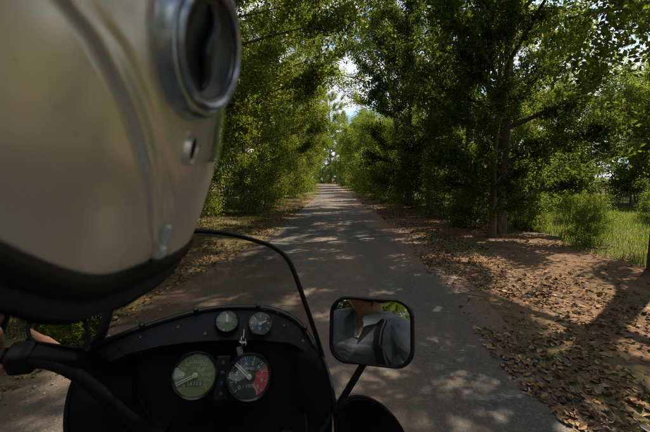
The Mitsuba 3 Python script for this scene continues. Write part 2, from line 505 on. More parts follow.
#FOREST_BEGIN
group_of('kind_oak', dict(seed=1, H=13.0, r0=0.21, base=0.16, spread=4.2, n_limb=28, n_leaf=50000, leaf=0.135))
group_of('kind_oak_shaded', dict(seed=2, H=12.0, r0=0.19, base=0.10, spread=3.8, n_limb=30, n_leaf=44000, leaf=0.14, dark=0.58, hue=-0.05))  # oak whose leaf colour is darkened to stand in for deep shade
group_of('kind_slender', dict(seed=3, H=10.5, r0=0.10, base=0.20, spread=2.6, n_limb=26, n_leaf=38000, leaf=0.115, hue=0.06))
group_of('kind_hazel', dict(seed=4, H=6.2, r0=0.05, base=0.08, spread=2.0, n_limb=12, n_leaf=32000, leaf=0.10, stems=6, sub=5, hue=0.04))
group_of('kind_bush', dict(seed=6, H=2.3, r0=0.022, base=0.08, spread=1.25, n_limb=8, n_leaf=9000, leaf=0.075, stems=6, sub=4, sig=0.12, dark=1.05))
group_of('kind_arch', dict(seed=9, H=12.5, r0=0.17, base=0.16, spread=3.9, n_limb=30, n_leaf=50000, leaf=0.125, arch=1.0, hue=0.05))
group_of('kind_over', dict(seed=12, H=12.0, r0=0.16, base=0.40, spread=4.2, n_limb=22, n_leaf=32000, leaf=0.115, arch=1.0, hue=0.05))
group_of('kind_tall', dict(seed=8, H=16.0, r0=0.24, base=0.24, spread=4.8, n_limb=34, n_leaf=80000, leaf=0.115, sig=0.24, hue=0.02))

CARD = ['first', 'second', 'third', 'fourth', 'fifth', 'sixth', 'seventh', 'eighth', 'ninth', 'tenth', 'eleventh', 'twelfth', 'thirteenth', 'fourteenth', 'fifteenth', 'sixteenth', 'seventeenth', 'eighteenth', 'nineteenth', 'twentieth', 'twenty-first', 'twenty-second', 'twenty-third', 'twenty-fourth', 'twenty-fifth', 'twenty-sixth', 'twenty-seventh', 'twenty-eighth', 'twenty-ninth', 'thirtieth', 'thirty-first', 'thirty-second', 'thirty-third', 'thirty-fourth']


def from_left(spots):
    """Each spot's place, counted from the left as seen along the road."""
    order = np.argsort([x / max(y, 0.1) for x, y in spots])
    out = [''] * len(spots)
    for n_, k_ in enumerate(order):
        out[k_] = CARD[n_]
    return out


ORD = ['nearest', 'second nearest', 'third nearest', 'fourth nearest', 'fifth nearest', 'sixth nearest', 'seventh nearest', 'eighth nearest', 'ninth nearest', 'tenth nearest', 'eleventh nearest', 'twelfth nearest', 'thirteenth nearest', 'fourteenth nearest', 'fifteenth nearest', 'sixteenth nearest', 'seventeenth nearest']
# the wall of trees on the left
left_front = [(-4.6, 3.6, 'kind_slender', .95), (-5.0, 6.6, 'kind_slender', 1.05), (-4.5, 9.6, 'kind_arch', .95), (-4.1, 12.8, 'kind_slender', 1.05), (-3.7, 16.0, 'kind_arch', .68),
              (-4.9, 11.2, 'kind_over', 1.05), (-3.4, 20.6, 'kind_over', 1.0), (-2.9, 24.0, 'kind_slender', 1.05), (-2.9, 29.0, 'kind_arch', .85), (-2.6, 35.0, 'kind_slender', 1.1), (-2.8, 44.0, 'kind_arch', 1.0), (-2.6, 55.0, 'kind_slender', 1.1), (-3.2, 68.0, 'kind_arch', 1.1)]
for k, (x, y, kind, s) in enumerate(left_front):
    plant(kind, 'broadleaf_tree', x, y, s, (40 + 77 * k) if kind not in ('kind_arch', 'kind_over') else (-20 + 9 * k), f'{ORD[k]} slender leafy tree in the row along the left verge', 'tree', 'trees along the left verge')
left_bush = [(-4.2, 2.2, .8), (-4.2, 4.9, 1.0), (-3.8, 7.4, 1.0), (-3.4, 10.6, 1.0), (-3.1, 14.2, 1.0), (-2.9, 17.6, 1.1), (-2.5, 21.5, 1.1), (-2.2, 26.3, 1.2), (-2.0, 32.0, 1.2), (-1.9, 39.0, 1.3), (-1.9, 49.0, 1.4)]
for k, (x, y, s) in enumerate(left_bush):
    plant('kind_bush' if k % 3 else 'kind_hazel', 'roadside_bush', x - (0.7 if k % 3 == 0 else 0), y, s * (0.8 if k % 3 == 0 else 1), 25 + 131 * k, f'{ORD[k]} dense green bush at the foot of the trees on the left verge', 'bush', 'bushes along the left verge')
wood = [(-7.0, 2.0), (-8.2, 5.5), (-7.4, 9.0), (-7.8, 12.8), (-6.8, 16.5), (-7.0, 21.0), (-7.2, 26.0), (-6.0, 32.0), (-6.0, 40.0), (-6.2, 50.0), (-6.5, 62.0), (-11.0, 12.0), (-11.5, 19.0), (-11.0, 6.5)]
names_ = from_left(wood)
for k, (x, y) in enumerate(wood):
    plant(['kind_hazel', 'kind_oak_shaded', 'kind_oak'][k % 3], 'woodland_tree', x, y, [1.25, .85, .85][k % 3], 13 + 97 * k, f'leafy tree in the wood behind the left roadside row, {names_[k]} from the left', 'tree', 'trees of the wood behind the left row')
# trees close on the right, the oaks with shade put into their leaf colour, then a clearing
right_front = [(5.1, 5.2, 'kind_tall', .80), (4.45, 9.2, 'kind_oak_shaded', .85), (4.6, 11.6, 'kind_over', .95), (4.4, 15.0, 'kind_oak_shaded', .75), (4.3, 18.6, 'kind_oak_shaded', .85), (4.5, 22.0, 'kind_over', .92), (5.6, 58.0, 'kind_slender', .6)]
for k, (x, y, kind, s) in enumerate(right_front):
    plant(kind, 'broadleaf_tree', x, y, s, (200 + 71 * k) if kind not in ('kind_arch', 'kind_over') else (165 + 4 * k), f'{ORD[k]} shade-dark leafy tree standing close to the right road edge', 'tree', 'trees close to the right road edge')
hazel_key = plant('kind_oak_shaded', 'young_tree', 4.05, 8.7, .45, 120, 'young leafy tree with shade-darkened leaves in front of the nearest trunk at the right road edge', 'young tree')
right_bush = [(5.3, 9.8, .8), (6.1, 11.6, .95), (4.4, 10.6, .95), (4.4, 13.2, 1.0), (4.0, 17.0, 1.0), (3.9, 21.4, 1.1), (3.7, 24.5, 1.2), (3.9, 28.0, 1.5), (3.7, 32.5, 1.5), (3.9, 38.0, 1.6), (3.8, 45.0, 1.7), (4.0, 54, 1.8), (4.0, 66.0, 1.9)]
for k, (x, y, s) in enumerate(right_bush):
    plant('kind_bush', 'roadside_bush', x, y, s, 75 + 111 * k, f'{ORD[k]} low green bush between the trees at the right road edge', 'bush', 'bushes along the right road edge')
clearing = [(9.5, 19, 'kind_hazel', 1.0), (12, 18, 'kind_hazel', 1.05), (14.2, 16.5, 'kind_hazel', 1.0), (16.5, 18, 'kind_hazel', 1.1), (15, 22, 'kind_oak', .5), (12.5, 23, 'kind_oak', .5), (18.5, 21, 'kind_oak', .52), (21, 25, 'kind_oak', .6), (25, 22, 'kind_oak', .65), (17, 28, 'kind_oak', .65), (9.3, 25, 'kind_oak', .55), (17.5, 14, 'kind_hazel', 1.1), (20, 17, 'kind_oak', .55), (24, 16, 'kind_oak', .6), (19.5, 9.5, 'kind_oak', .6), (22, 5, 'kind_oak', .8), (7.2, 22.5, 'kind_hazel', .9), (5.4, 25.5, 'kind_hazel', 1.1), (5.3, 31, 'kind_hazel', 1.2), (5.4, 37, 'kind_hazel', 1.3), (5.6, 45, 'kind_hazel', 1.5), (5.4, 56, 'kind_hazel', 1.8), (5.5, 70, 'kind_hazel', 2.2), (6.4, 14.6, 'kind_slender', .8),  (6.6, 18, 'kind_hazel', 1.2), (12, 36, 'kind_oak', .5), (10, 46, 'kind_oak', .55), (9, 60, 'kind_oak', .6), (9, 75, 'kind_oak', .65), (30, 28, 'kind_oak', .9)]
names_ = from_left([c_[:2] for c_ in clearing])
for k, (x, y, kind, s) in enumerate(clearing):
    plant(kind, 'clearing_tree', x, y, s, 31 + 83 * k, f'leafy tree behind the sunny clearing on the right, {names_[k]} from the left', 'tree', 'trees behind the clearing on the right')
for k, (x, y) in enumerate([(7.6, 14.2), (9.8, 14.8), (13.0, 13.4), (16.0, 10.5), (18.5, 6.0)]):
    plant('kind_bush', 'clearing_bush', x, y, 1.0, 55 + 83 * k, f'{ORD[k]} round green bush at the back edge of the sunny clearing', 'bush', 'bushes behind the clearing')
# the far end, where the road turns left
far_end = [(0.6, 101.0, 'kind_hazel', 1.0), (3.2, 97.0, 'kind_hazel', 1.0), (-0.6, 98.5, 'kind_bush', 1.9), (1.8, 96.0, 'kind_bush', 1.8), (4.4, 92, 'kind_bush', 1.7), (-1.8, 112.0, 'kind_tall', 1.3), (4.8, 113, 'kind_tall', 1.2), (-2.2, 106.0, 'kind_hazel', 1.1), (5.5, 88.0, 'kind_slender', .9), (1.5, 105.0, 'kind_tall', 1.5), (-6.0, 92.0, 'kind_slender', 1.0), (7.0, 99.0, 'kind_oak', .8), (-5.0, 116.0, 'kind_oak', .8), (-12, 104, 'kind_oak', .9), (-9, 80, 'kind_oak', .8), (5.5, 116, 'kind_oak', .9), (13, 108, 'kind_oak', 1.0), (-18, 118, 'kind_oak', 1.0)]
names_ = from_left([c_[:2] for c_ in far_end])
for k, (x, y, kind, s) in enumerate(far_end):
    plant(kind, 'far_tree', x, y, s, 61 + 89 * k, f'bright leafy tree at the far bend of the road, {names_[k]} from the left', 'tree', 'trees at the far bend')
# behind the camera: what shades the bike and shows in the mirrors
for k, (x, y, kind, s) in enumerate([(-5.0, -1.5, 'kind_oak', .9), (-5.2, -6.5, 'kind_oak_shaded', .9), (-5.0, -12.0, 'kind_oak', .9), (5.3, 1.6, 'kind_oak', .8), (5.4, -2.2, 'kind_oak_shaded', .85), (6.2, -5.5, 'kind_oak', 0.9), (-2.5, -24, 'kind_hazel', 1.2), (3.5, -25, 'kind_hazel', 1.2), (-8.5, -4, 'kind_oak_shaded', 1.0), (9.5, -3, 'kind_oak_shaded', 1.0), (-8.5, -9, 'kind_oak', 1.0), (-4.6, 0.6, 'kind_slender', 1.0), (-3.9, -1.2, 'kind_bush', 1.3), (-4.0, -4.2, 'kind_hazel', .9), (-3.6, -8, 'kind_hazel', .9), (-6.8, -2.5, 'kind_hazel', 1.2), (6.0, -10.0, 'kind_oak', .9), (5.6, -16.0, 'kind_oak_shaded', .9), (-4.5, -19.0, 'kind_oak', .9), (1.0, -27.0, 'kind_oak', .9)]):
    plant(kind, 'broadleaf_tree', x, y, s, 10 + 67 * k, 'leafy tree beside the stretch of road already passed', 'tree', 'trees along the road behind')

# leaf litter and grass
g = np.random.default_rng(11)
n = 46000
side = g.random(n) < 0.45
yy = g.uniform(-3, 1, n) + g.random(n) ** 1.6 * 30
xx = np.where(side, road_left(yy) - 0.02 - np.abs(g.normal(0, 1.0, n)) * 1.1, road_right(yy) - 0.35 + np.abs(g.normal(0, 1.0, n)) * 1.25)
c = np.stack([xx, yy, np.maximum(ground_z(xx, yy), 0.014) + g.uniform(0.004, 0.018, n)], 1)
keep = meshkit.fbm(np.stack([xx * 1.1, yy * 0.8, xx * 0], -1), 3, 21) + g.normal(0, 0.05, n) > 0.47
extra = g.random(n) < 0.10
c = c[keep | extra]
n = len(c)
rows_ = np.array([-0.5, -0.28, 0.0, 0.26, 0.5])
wid_ = np.array([0.03, 0.62, 1.0, 0.66, 0.02])
nr_ = g.normal(0, 0.34, (n, 3)) + [0, 0, 1]
nr_ /= np.linalg.norm(nr_, axis=1, keepdims=True)
ax_ = g.normal(0, 1, (n, 3))
ax_ -= nr_ * (ax_ * nr_).sum(1, keepdims=True)
ax_ /= np.linalg.norm(ax_, axis=1, keepdims=True)
bx2 = np.cross(nr_, ax_)
L_ = 0.055 * g.uniform(0.45, 1.45, n)
W_ = L_ * g.uniform(0.22, 0.40, n)
cl_, cw_ = g.uniform(-0.5, 1.1, n), g.uniform(0.0, 1.0, n)
lv = []
for r0_, w0_ in zip(rows_, wid_):
    for sd_ in (-1, 0, 1):
        jag = g.uniform(0.75, 1.2, n) if sd_ else 1.0
        lv.append(c + ax_ * (L_ * r0_)[:, None] + bx2 * (W_ * w0_ * sd_ * jag)[:, None] + nr_ * (L_ * cl_ * r0_ ** 2 * 1.2 + W_ * cw_ * (w0_ * sd_) ** 2 * 0.8)[:, None])
lv = np.stack(lv, 1).reshape(-1, 3)
qq = np.array([[a_ * 3 + b_, a_ * 3 + b_ + 1, a_ * 3 + b_ + 4, a_ * 3 + b_ + 3] for a_ in range(4) for b_ in range(2)])
lf = (qq[None] + (np.arange(n) * 15)[:, None, None]).reshape(-1, 4)
t = g.random((n, 1))
col = (np.array([[0.30, 0.190, 0.105]]) * (1 - t) + np.array([[0.105, 0.065, 0.037]]) * t) * g.uniform(0.6, 1.3, (n, 1))
pale = g.random(n)
col[pale < 0.10] = [0.34, 0.27, 0.17]
col[pale > 0.93] = [0.17, 0.16, 0.13]
put('leaf_litter', (lv, lf), 'm_litter', color=np.repeat(col, 15, 0))
labels['leaf_litter'] = {'label': 'dry brown fallen leaves strewn along both road edges', 'category': 'leaf litter', 'kind': 'stuff'}


parts_ = []
for _ in range(700):
    y_ = -2 + g.random() ** 1.5 * 22
    x_ = float(road_left(y_)) - abs(g.normal(0, 1.0)) if g.random() < 0.4 else float(road_right(y_)) - 0.2 + abs(g.normal(0, 1.2))
    a_, l_ = g.uniform(0, 6.28), g.uniform(0.06, 0.30)
    t_ = np.linspace(-0.5, 0.5, 4)
    px_, py_ = x_ + np.cos(a_) * l_ * t_, y_ + np.sin(a_) * l_ * t_
    wob_ = g.normal(0, 0.012, (4, 2))
    parts_.append(tube(np.stack([px_ + wob_[:, 0], py_ + wob_[:, 1], np.maximum(ground_z(px_, py_), 0.016) + 0.012 + g.uniform(0, .012, 4)], 1), np.linspace(0.0045, 0.002, 4) * g.uniform(.6, 1.4), 4, caps=False))
put('fallen_twigs', cat(*parts_), 'm_bark', smooth=True)
labels['fallen_twigs'] = {'label': 'thin fallen twigs lying among the leaves on the verges', 'category': 'twigs', 'kind': 'stuff'}
ico = trimesh.creation.icosphere(1)
n = 5200
y_ = -2 + g.random(n) ** 1.5 * 20
side = g.random(n) < 0.4
x_ = np.where(side, road_left(y_) + 0.25 - np.abs(g.normal(0, .35, n)), road_right(y_) - 0.35 + np.abs(g.normal(0, .55, n)))
r_ = 0.004 + 0.010 * g.random(n) ** 3
vv_ = ico.vertices[None] * (r_[:, None] * g.uniform(.6, 1.2, (n, 3)))[:, None, :] * (1 + 0.18 * g.normal(0, 1, (n, len(ico.vertices), 1)))
vv_ = vv_ + np.stack([x_, y_, np.maximum(ground_z(x_, y_), 0.012) + r_ * 0.5], 1)[:, None, :]
ff_ = (ico.faces[None] + (np.arange(n) * len(ico.vertices))[:, None, None]).reshape(-1, 3)
tone_ = np.repeat(np.array([[0.26, 0.22, 0.18]]) * g.uniform(.5, 1.3, (n, 1)), len(ico.vertices), 0)
put('loose_stones', (vv_.reshape(-1, 3), ff_), 'm_litter', color=tone_)
labels['loose_stones'] = {'label': 'small loose stones and grit along both asphalt edges', 'category': 'stones', 'kind': 'stuff'}


def grass(name, x, y, h, rng, tone, label):
    n = len(x)
    p = np.stack([x, y, ground_z(x, y) - 0.01], 1)
    az = rng.uniform(0, 6.283, n)
    lean = rng.uniform(0.15, 1.25, n)
    patch = meshkit.fbm(np.stack([x * 0.9, y * 0.9, x * 0], -1), 3, 6)
    hh = h * rng.uniform(0.4, 1.2, n) * (0.35 + 1.5 * patch ** 1.3) * np.where(rng.random(n) < 0.02, 1.9, 1.0)
    d = np.stack([np.cos(az), np.sin(az), az * 0], 1)
    b = np.stack([-np.sin(az), np.cos(az), az * 0], 1) * (0.0026 + 0.003 * rng.random(n))[:, None]
    mid = p + d * (lean * hh * 0.25)[:, None] + np.array([0, 0, 1]) * (hh * 0.62)[:, None]
    tip = p + d * (lean * hh * 0.8)[:, None] + np.array([0, 0, 1]) * hh[:, None] * (1 - 0.3 * lean)[:, None]
    v = np.stack([p - b, p + b, mid + b * 0.8, mid - b * 0.8, tip], 1).reshape(-1, 3)
    k = np.arange(n) * 5
    f = np.vstack([np.stack([k, k + 1, k + 2], 1), np.stack([k, k + 2, k + 3], 1), np.stack([k + 3, k + 2, k + 4], 1)])
    t = rng.random((n, 1))
    col = (np.array([tone[0]]) * (1 - t) + np.array([tone[1]]) * t) * rng.uniform(0.75, 1.2, (n, 1))
    dry = (rng.random(n) < 0.05 + 0.15 * (patch < 0.42))
    col[dry] = np.array([0.33, 0.27, 0.13]) * rng.uniform(0.6, 1.15, (dry.sum(), 1))
    put(name, (v, f), 'm_leaf', color=np.repeat(col, 5, 0))
    labels[name] = {'label': label, 'category': 'grass', 'kind': 'stuff'}


for k, (x, y, s_) in enumerate([(5.4, 7.4, .34), (6.6, 8.8, .42), (8.0, 8.3, .38), (7.2, 10.6, .5), (9.6, 10.4, .5), (5.7, 10.0, .4), (11.5, 11.5, .6)]):
    plant('kind_bush', 'weed_clump', x, y, s_, 33 * k, f'{ORD[k]} leafy weed clump in the meadow grass on the right', 'weed', 'weeds in the meadow')
n = 150000
cx, cy = g.uniform(4.6, 15, 9000), 1.0 + g.random(9000) ** 1.2 * 15
k = g.integers(0, len(cx), n)
x, y = cx[k] + g.normal(0, 0.10, n), cy[k] + g.normal(0, 0.10, n)
ok = x > 4.75 + 0.8 * meshkit.noise(np.stack([y * 0.7, y * 0, y * 0], -1), 2)
grass('meadow_grass', x[ok], y[ok], 0.20, g, ([0.12, 0.20, 0.035], [0.26, 0.30, 0.065]), 'sunlit green grass in the clearing right of the road')
n = 42000
cy = -1 + g.random(2600) ** 1.3 * 28
cx = road_left(cy) - 0.35 - g.random(2600) ** 0.8 * 3.0
k = g.integers(0, len(cx), n)
grass('verge_grass', cx[k] + g.normal(0, 0.06, n), cy[k] + g.normal(0, 0.06, n), 0.12, g, ([0.10, 0.115, 0.038], [0.22, 0.185, 0.08]), 'dry olive grass on the left verge')
#FOREST_END

# ------------------------------------------------------------------ motorcycle
LEAN, YAW = math.radians(6.0), math.radians(3.5)
RB = np.array([[math.cos(YAW), -math.sin(YAW), 0], [math.sin(YAW), math.cos(YAW), 0], [0, 0, 1]]) @ np.array([[math.cos(LEAN), 0, math.sin(LEAN)], [0, 1, 0], [-math.sin(LEAN), 0, math.cos(LEAN)]])
BM = np.eye(4)
BM[:3, :3] = RB
BM[:3, 3] = [-0.313, 0, 0]


def B(x, y, z):
    return BM[:3, 3] + RB @ np.array([x, y, z], float)


def Bn(x, y, z):
    return RB @ np.array([x, y, z], float)


UPB = Bn(0, 0, 1)
bike = thing('motorcycle', 'black motorcycle with clear windscreen and round gauges, ridden along the road', 'motorcycle')


def bikepart(name, mesh, bsdf, smooth=35, label=None, parent=None):
    return put(name, mesh, bsdf, parent or bike, smooth=smooth, label=label)


# dashboard: an upper panel with two small gauges, a recessed lower one with two large gauges
nU = Bn(0, -0.62, 0.78)
oU = P(243, 326, 0.80)
FU = frame(oU, nU, UPB)
inv = np.linalg.inv(FU)


def on_plane(pix, F):
    o, n = F[:3, 3], F[:3, 2]
    I = np.linalg.inv(F)
    return np.array([(I @ np.append(P_plane(a, b, o, n), 1))[:2] for a, b in pix])


arch_px = [(92, 348), (100, 344), (115, 338), (140, 329), (165, 321), (190, 314), (212, 309.5), (232, 308), (252, 308), (270, 310), (285, 315), (297, 322), (306, 332), (313, 344), (320, 360)]
low_px = [(312, 362), (303, 350), (290, 343), (262, 340), (225, 340), (190, 342), (160, 346), (130, 353), (110, 362)]
up2 = on_plane(arch_px + low_px, FU)
up2 = up2 if np.sum(up2[:, 0] * np.roll(up2[:, 1], -1) - np.roll(up2[:, 0], -1) * up2[:, 1]) > 0 else up2[::-1]
bikepart('dashboard_panel', xf(plate(up2, 0.012), FU), 'm_dash', 30)

# rim rail along the top of the panel
arch3 = np.array([P_plane(a, b, oU, nU) for a, b in arch_px])
rail = smooth_path(arch3, 80) + nU * 0.002
bikepart('dashboard_rim', tube(rail, 0.006, 10), 'm_black_gloss', True)

# lower panel (recessed) and the side wings of the cowl
nL = Bn(0, -0.93, 0.36)
FL = frame(P(220, 385, 0.80), nL, UPB)
lo2 = on_plane([(98, 352), (75, 372), (60, 470), (350, 470), (322, 362), (300, 335), (220, 330), (150, 338)], FL)
lo2 = lo2 if np.sum(lo2[:, 0] * np.roll(lo2[:, 1], -1) - np.roll(lo2[:, 0], -1) * lo2[:, 1]) > 0 else lo2[::-1]
bikepart('dashboard_back', xf(plate(lo2, 0.01), FL), 'm_black', 30)


def loft(rings, close=True):
    R = np.asarray(rings, float)
    a, b = R.shape[:2]
    i, j = np.meshgrid(np.arange(a - 1), np.arange(b if close else b - 1), indexing='ij')
    q = np.stack([i * b + j, i * b + (j + 1) % b, (i + 1) * b + (j + 1) % b, (i + 1) * b + j], -1).reshape(-1, 4)
    return trimesh.Trimesh(R.reshape(-1, 3), np.vstack([q[:, [0, 1, 2]], q[:, [0, 2, 3]]]), process=False)


# cowl: from the rail forward, closing round the headlamp
cu = smooth_path(arch3, 60)
tail_l = np.array([P(78, 370, .70), P(68, 400, .66), P(67, 445, .64)])
tail_r = np.array([P(328, 372, .70), P(334, 400, .66), P(336, 445, .64)])
edge = smooth_path(np.vstack([tail_l[::-1], cu[::6], tail_r]), 90)
hl = B(0, 1.02, 0.98)
rings = [edge]
for s, fw, dn in ((1.0, 0.05, -0.022), (0.98, 0.16, -0.055), (0.86, 0.26, -0.075), (0.62, 0.34, -0.09), (0.40, 0.38, -0.10)):
    c0 = edge.mean(0)
    e = edge + Bn(0, 1, 0) * fw
    m_ = np.array([c0[0], 0, c0[2]])
    e2 = e.copy()
    e2[:, 0] = c0[0] + (e[:, 0] - c0[0]) * s
    e2[:, 2] = c0[2] + (e[:, 2] - c0[2]) * s + dn
    e2[:, 1] = (1 - (1 - s) ** 0.5 * 0.5) * e[:, 1] + ((1 - s) ** 0.5 * 0.5) * (c0[1] + fw)
    rings.append(e2)
bikepart('cowl', loft(rings, close=False), 'm_black', True)
wing_l = trimesh.Trimesh(np.vstack([edge[:28], edge[:28] + Bn(0.07, 0.10, -0.01)]), [f for k in range(27) for f in ((k, k + 1, k + 29), (k, k + 29, k + 28))], process=False)
wing_r = trimesh.Trimesh(np.vstack([edge[-28:], edge[-28:] + Bn(-0.07, 0.10, -0.01)]), [f for k in range(27) for f in ((k, k + 1, k + 29), (k, k + 29, k + 28))], process=False)
for wing_, rim_ in ((wing_l, edge[:30]), (wing_r, edge[-30:])):
    lip_ = bikepart('cowl_lip', wing_, 'm_black', True)
    put('edge_bead', tube(rim_, 0.004, 8), 'm_black', lip_, smooth=True)


# gauges
def gauge(px, py, d, R, n, dial, ring, needle_deg, needle_len, kind, label):
    F = frame(P(px, py, d), n, UPB)
    g0 = bikepart('gauge', xf(lathe([(R * 0.90, 0.000), (R * 0.93, 0.006), (R * 1.0, 0.008), (R * 1.06, 0.005), (R * 1.08, -0.004), (R * 1.06, -0.05), (R * 0.6, -0.062), (0.001, -0.062)], 64), F), ring, 40, label)
    put('dial', xf(disc(R * 0.93, 0.0), F), dial, g0)
    marks, dark = [], []
    if kind == 'speed':
        for k in range(45):
            a = math.radians(225 - 270 * k / 44)
            ln, wd = (0.16, 0.030) if k % 4 == 0 else (0.085, 0.016)
            rr = R * (0.88 - ln / 2)
            marks.append(box((R * ln, R * wd, 0.0006), (rr * math.cos(a), rr * math.sin(a), 0.0007), math.degrees(a)))
        for k in range(12):
            a = math.radians(225 - 270 * k / 11)
            t = meshkit.text_mesh(str(20 * k), R * 0.125, 0.0006, True)
            t.apply_translation([-t.bounds[:, 0].mean(), -t.bounds[:, 1].mean(), 0.0003])
            t.apply_translation([R * 0.60 * math.cos(a), R * 0.60 * math.sin(a), 0])
            marks.append(t)
        t = meshkit.text_mesh('km/h', R * 0.12, 0.0006)
        t.apply_translation([-t.bounds[:, 0].mean(), R * 0.26, 0.0003])
        marks.append(t)
        dark.append(box((R * 0.74, R * 0.20, 0.0012), (0, -R * 0.36, 0.0004)))
        for k, ch in enumerate('18718'):
            t = meshkit.text_mesh(ch, R * 0.14, 0.0006, True)
            t.apply_translation([(k - 2) * R * 0.135 - t.bounds[:, 0].mean(), -R * 0.42, 0.0011])
            marks.append(t)
    elif kind == 'rev':
        for k in range(37):
            a = math.radians(225 - 270 * k / 36)
            ln, wd = (0.15, 0.032) if k % 4 == 0 else (0.08, 0.016)
            rr = R * (0.88 - ln / 2)
            marks.append(box((R * ln, R * wd, 0.0006), (rr * math.cos(a), rr * math.sin(a), 0.0012), math.degrees(a)))
        for k in range(10):
            a = math.radians(225 - 270 * k / 9)
            t = meshkit.text_mesh(str(k), R * 0.15, 0.0006, True)
            t.apply_translation([R * 0.60 * math.cos(a) - t.bounds[:, 0].mean(), R * 0.60 * math.sin(a) - t.bounds[:, 1].mean(), 0.0009])
            marks.append(t)
        for s, yy_ in (('r/min', 0.30), ('x 1000', -0.44)):
            t = meshkit.text_mesh(s, R * 0.13, 0.0006)
            t.apply_translation([-t.bounds[:, 0].mean(), R * yy_, 0.0003])
            marks.append(t)
    elif kind == 'clock':
        for k in range(12):
            a = math.radians(30 * k)
            marks.append(box((R * 0.2, R * 0.06, 0.0006), (R * 0.74 * math.cos(a), R * 0.74 * math.sin(a), 0.0006), 30 * k))
    else:
        for k in range(7):
            a = math.radians(210 - 40 * k)
            marks.append(box((R * 0.2, R * 0.06, 0.0006), (R * 0.74 * math.cos(a), R * 0.74 * math.sin(a), 0.0006), math.degrees(a)))
        t = meshkit.text_mesh('V', R * 0.26, 0.0006, True)
        t.apply_translation([-t.bounds[:, 0].mean(), -R * 0.5, 0.0003])
        marks.append(t)
    put('marking', xf(cat(*marks), F), 'm_dark_print' if kind == 'clock' else 'm_white_print', g0)
    if dark:
        put('odometer', xf(cat(*dark), F), 'm_dark_print', g0)
    if kind == 'rev':
        a = np.radians(np.linspace(-62, 28, 24))
        poly = np.vstack([np.stack([R * 0.89 * np.cos(a), R * 0.89 * np.sin(a)], 1), np.stack([R * 0.30 * np.cos(a[::-1]), R * 0.30 * np.sin(a[::-1])], 1)])
        put('red_zone', xf(plate(poly, 0.0005, 0.0007), F), 'm_red_print', g0)
    a = math.radians(needle_deg)
    nd = cat(box((R * needle_len, R * 0.045, 0.0012), ((needle_len / 2 - 0.12) * R * math.cos(a) - 0.045 * R * math.sin(a), (needle_len / 2 - 0.12) * R * math.sin(a) + 0.045 * R * math.cos(a), 0.0035), needle_deg),
             box((R * needle_len, R * 0.045, 0.0012), ((needle_len / 2 - 0.12) * R * math.cos(a) + 0.045 * R * math.sin(a), (needle_len / 2 - 0.12) * R * math.sin(a) - 0.045 * R * math.cos(a), 0.0035), needle_deg),
             lathe([(0.001, 0.0055), (R * 0.10, 0.0050), (R * 0.12, 0.002)], 24))
    put('needle', xf(nd, F), 'm_needle', g0)
    put('lens', xf(lathe([(0.0005, 0.0095), (R * 0.5, 0.0085), (R * 0.94, 0.0062)], 48), F), 'm_lens', g0, smooth=True)
    return g0


nG = Bn(0.16, -0.86, 0.50)
gauge(195, 375.5, 0.72, 0.0430, nG, 'm_dial_green', 'm_black_gloss', 205, 0.98, 'speed', 'large round speedometer with pale green dial and white needle')
gauge(249, 377, 0.72, 0.0430, nG, 'm_dial_black', 'm_black_gloss', 138, 0.98, 'rev', 'large round dark tachometer with red sector and white needle')
nS = Bn(0.10, -0.70, 0.70)
gauge(227, 322, 0.79, 0.0245, nS, 'm_dial_pale', 'm_black_gloss', 95, 0.75, 'clock', 'small round gauge with pale green dial')
gauge(260, 324.5, 0.79, 0.0245, nS, 'm_dial_black', 'm_chrome', 30, 0.75, 'volt', 'small round dark gauge with bright metal rim')

for a_, b_ in ((140, 337), (178, 327), (205, 334), (284, 326), (303, 341), (120, 348)):
    sc_ = bikepart('panel_screw', xf(lathe([(0.0005, 0.0015), (0.0034, 0.0013), (0.0042, 0.0), (0.0042, -0.002)], 18), frame(P_plane(a_, b_, oU + nU * 0.0005, nU), nU, UPB)), 'm_black_gloss', 35)
# warning-lamp strip between the large gauges, ignition lock
F = frame(P(222, 378, 0.735), nG, UPB)
br = bikepart('lamp_strip', xf(box((0.030, 0.085, 0.014), bevel=0.004), F), 'm_dash', 30)
for k in range(4):
    put('warning_lamp', xf(lathe([(0.0005, 0.011), (0.003, 0.0105), (0.0045, 0.0085), (0.0045, 0.002)], 20), F @ trimesh.transformations.translation_matrix([0, 0.028 - 0.019 * k, 0])), 'm_indicator', br, smooth=40)
F = frame(P(243, 340, 0.785), nS, UPB)
bikepart('ignition_lock', xf(lathe([(0.0005, 0.004), (0.009, 0.004), (0.0105, 0.001), (0.0105, -0.02)], 28), F), 'm_steel', 35)
kk = thing('ignition_key', 'metal ignition key with tag standing in the dashboard lock', 'key')
put('bow', xf(cat(box((0.0025, 0.020, 0.017), (0, 0.001, 0.026), bevel=0.001), box((0.002, 0.007, 0.016), (0, 0, 0.010))), F), 'm_steel', kk, smooth=35)
put('key_ring', xf(to_tri(trimesh.creation.torus(0.011, 0.0011, 28, 8)), F @ trimesh.transformations.translation_matrix([0.001, -0.013, 0.028]) @ trimesh.transformations.rotation_matrix(1.1, [0, 1, 0.2])), 'm_chrome', kk, smooth=True)
put('tag', xf(box((0.013, 0.026, 0.0022), (-0.004, -0.034, 0.020), 18, 0.001), F), 'm_black_gloss', kk, smooth=35)

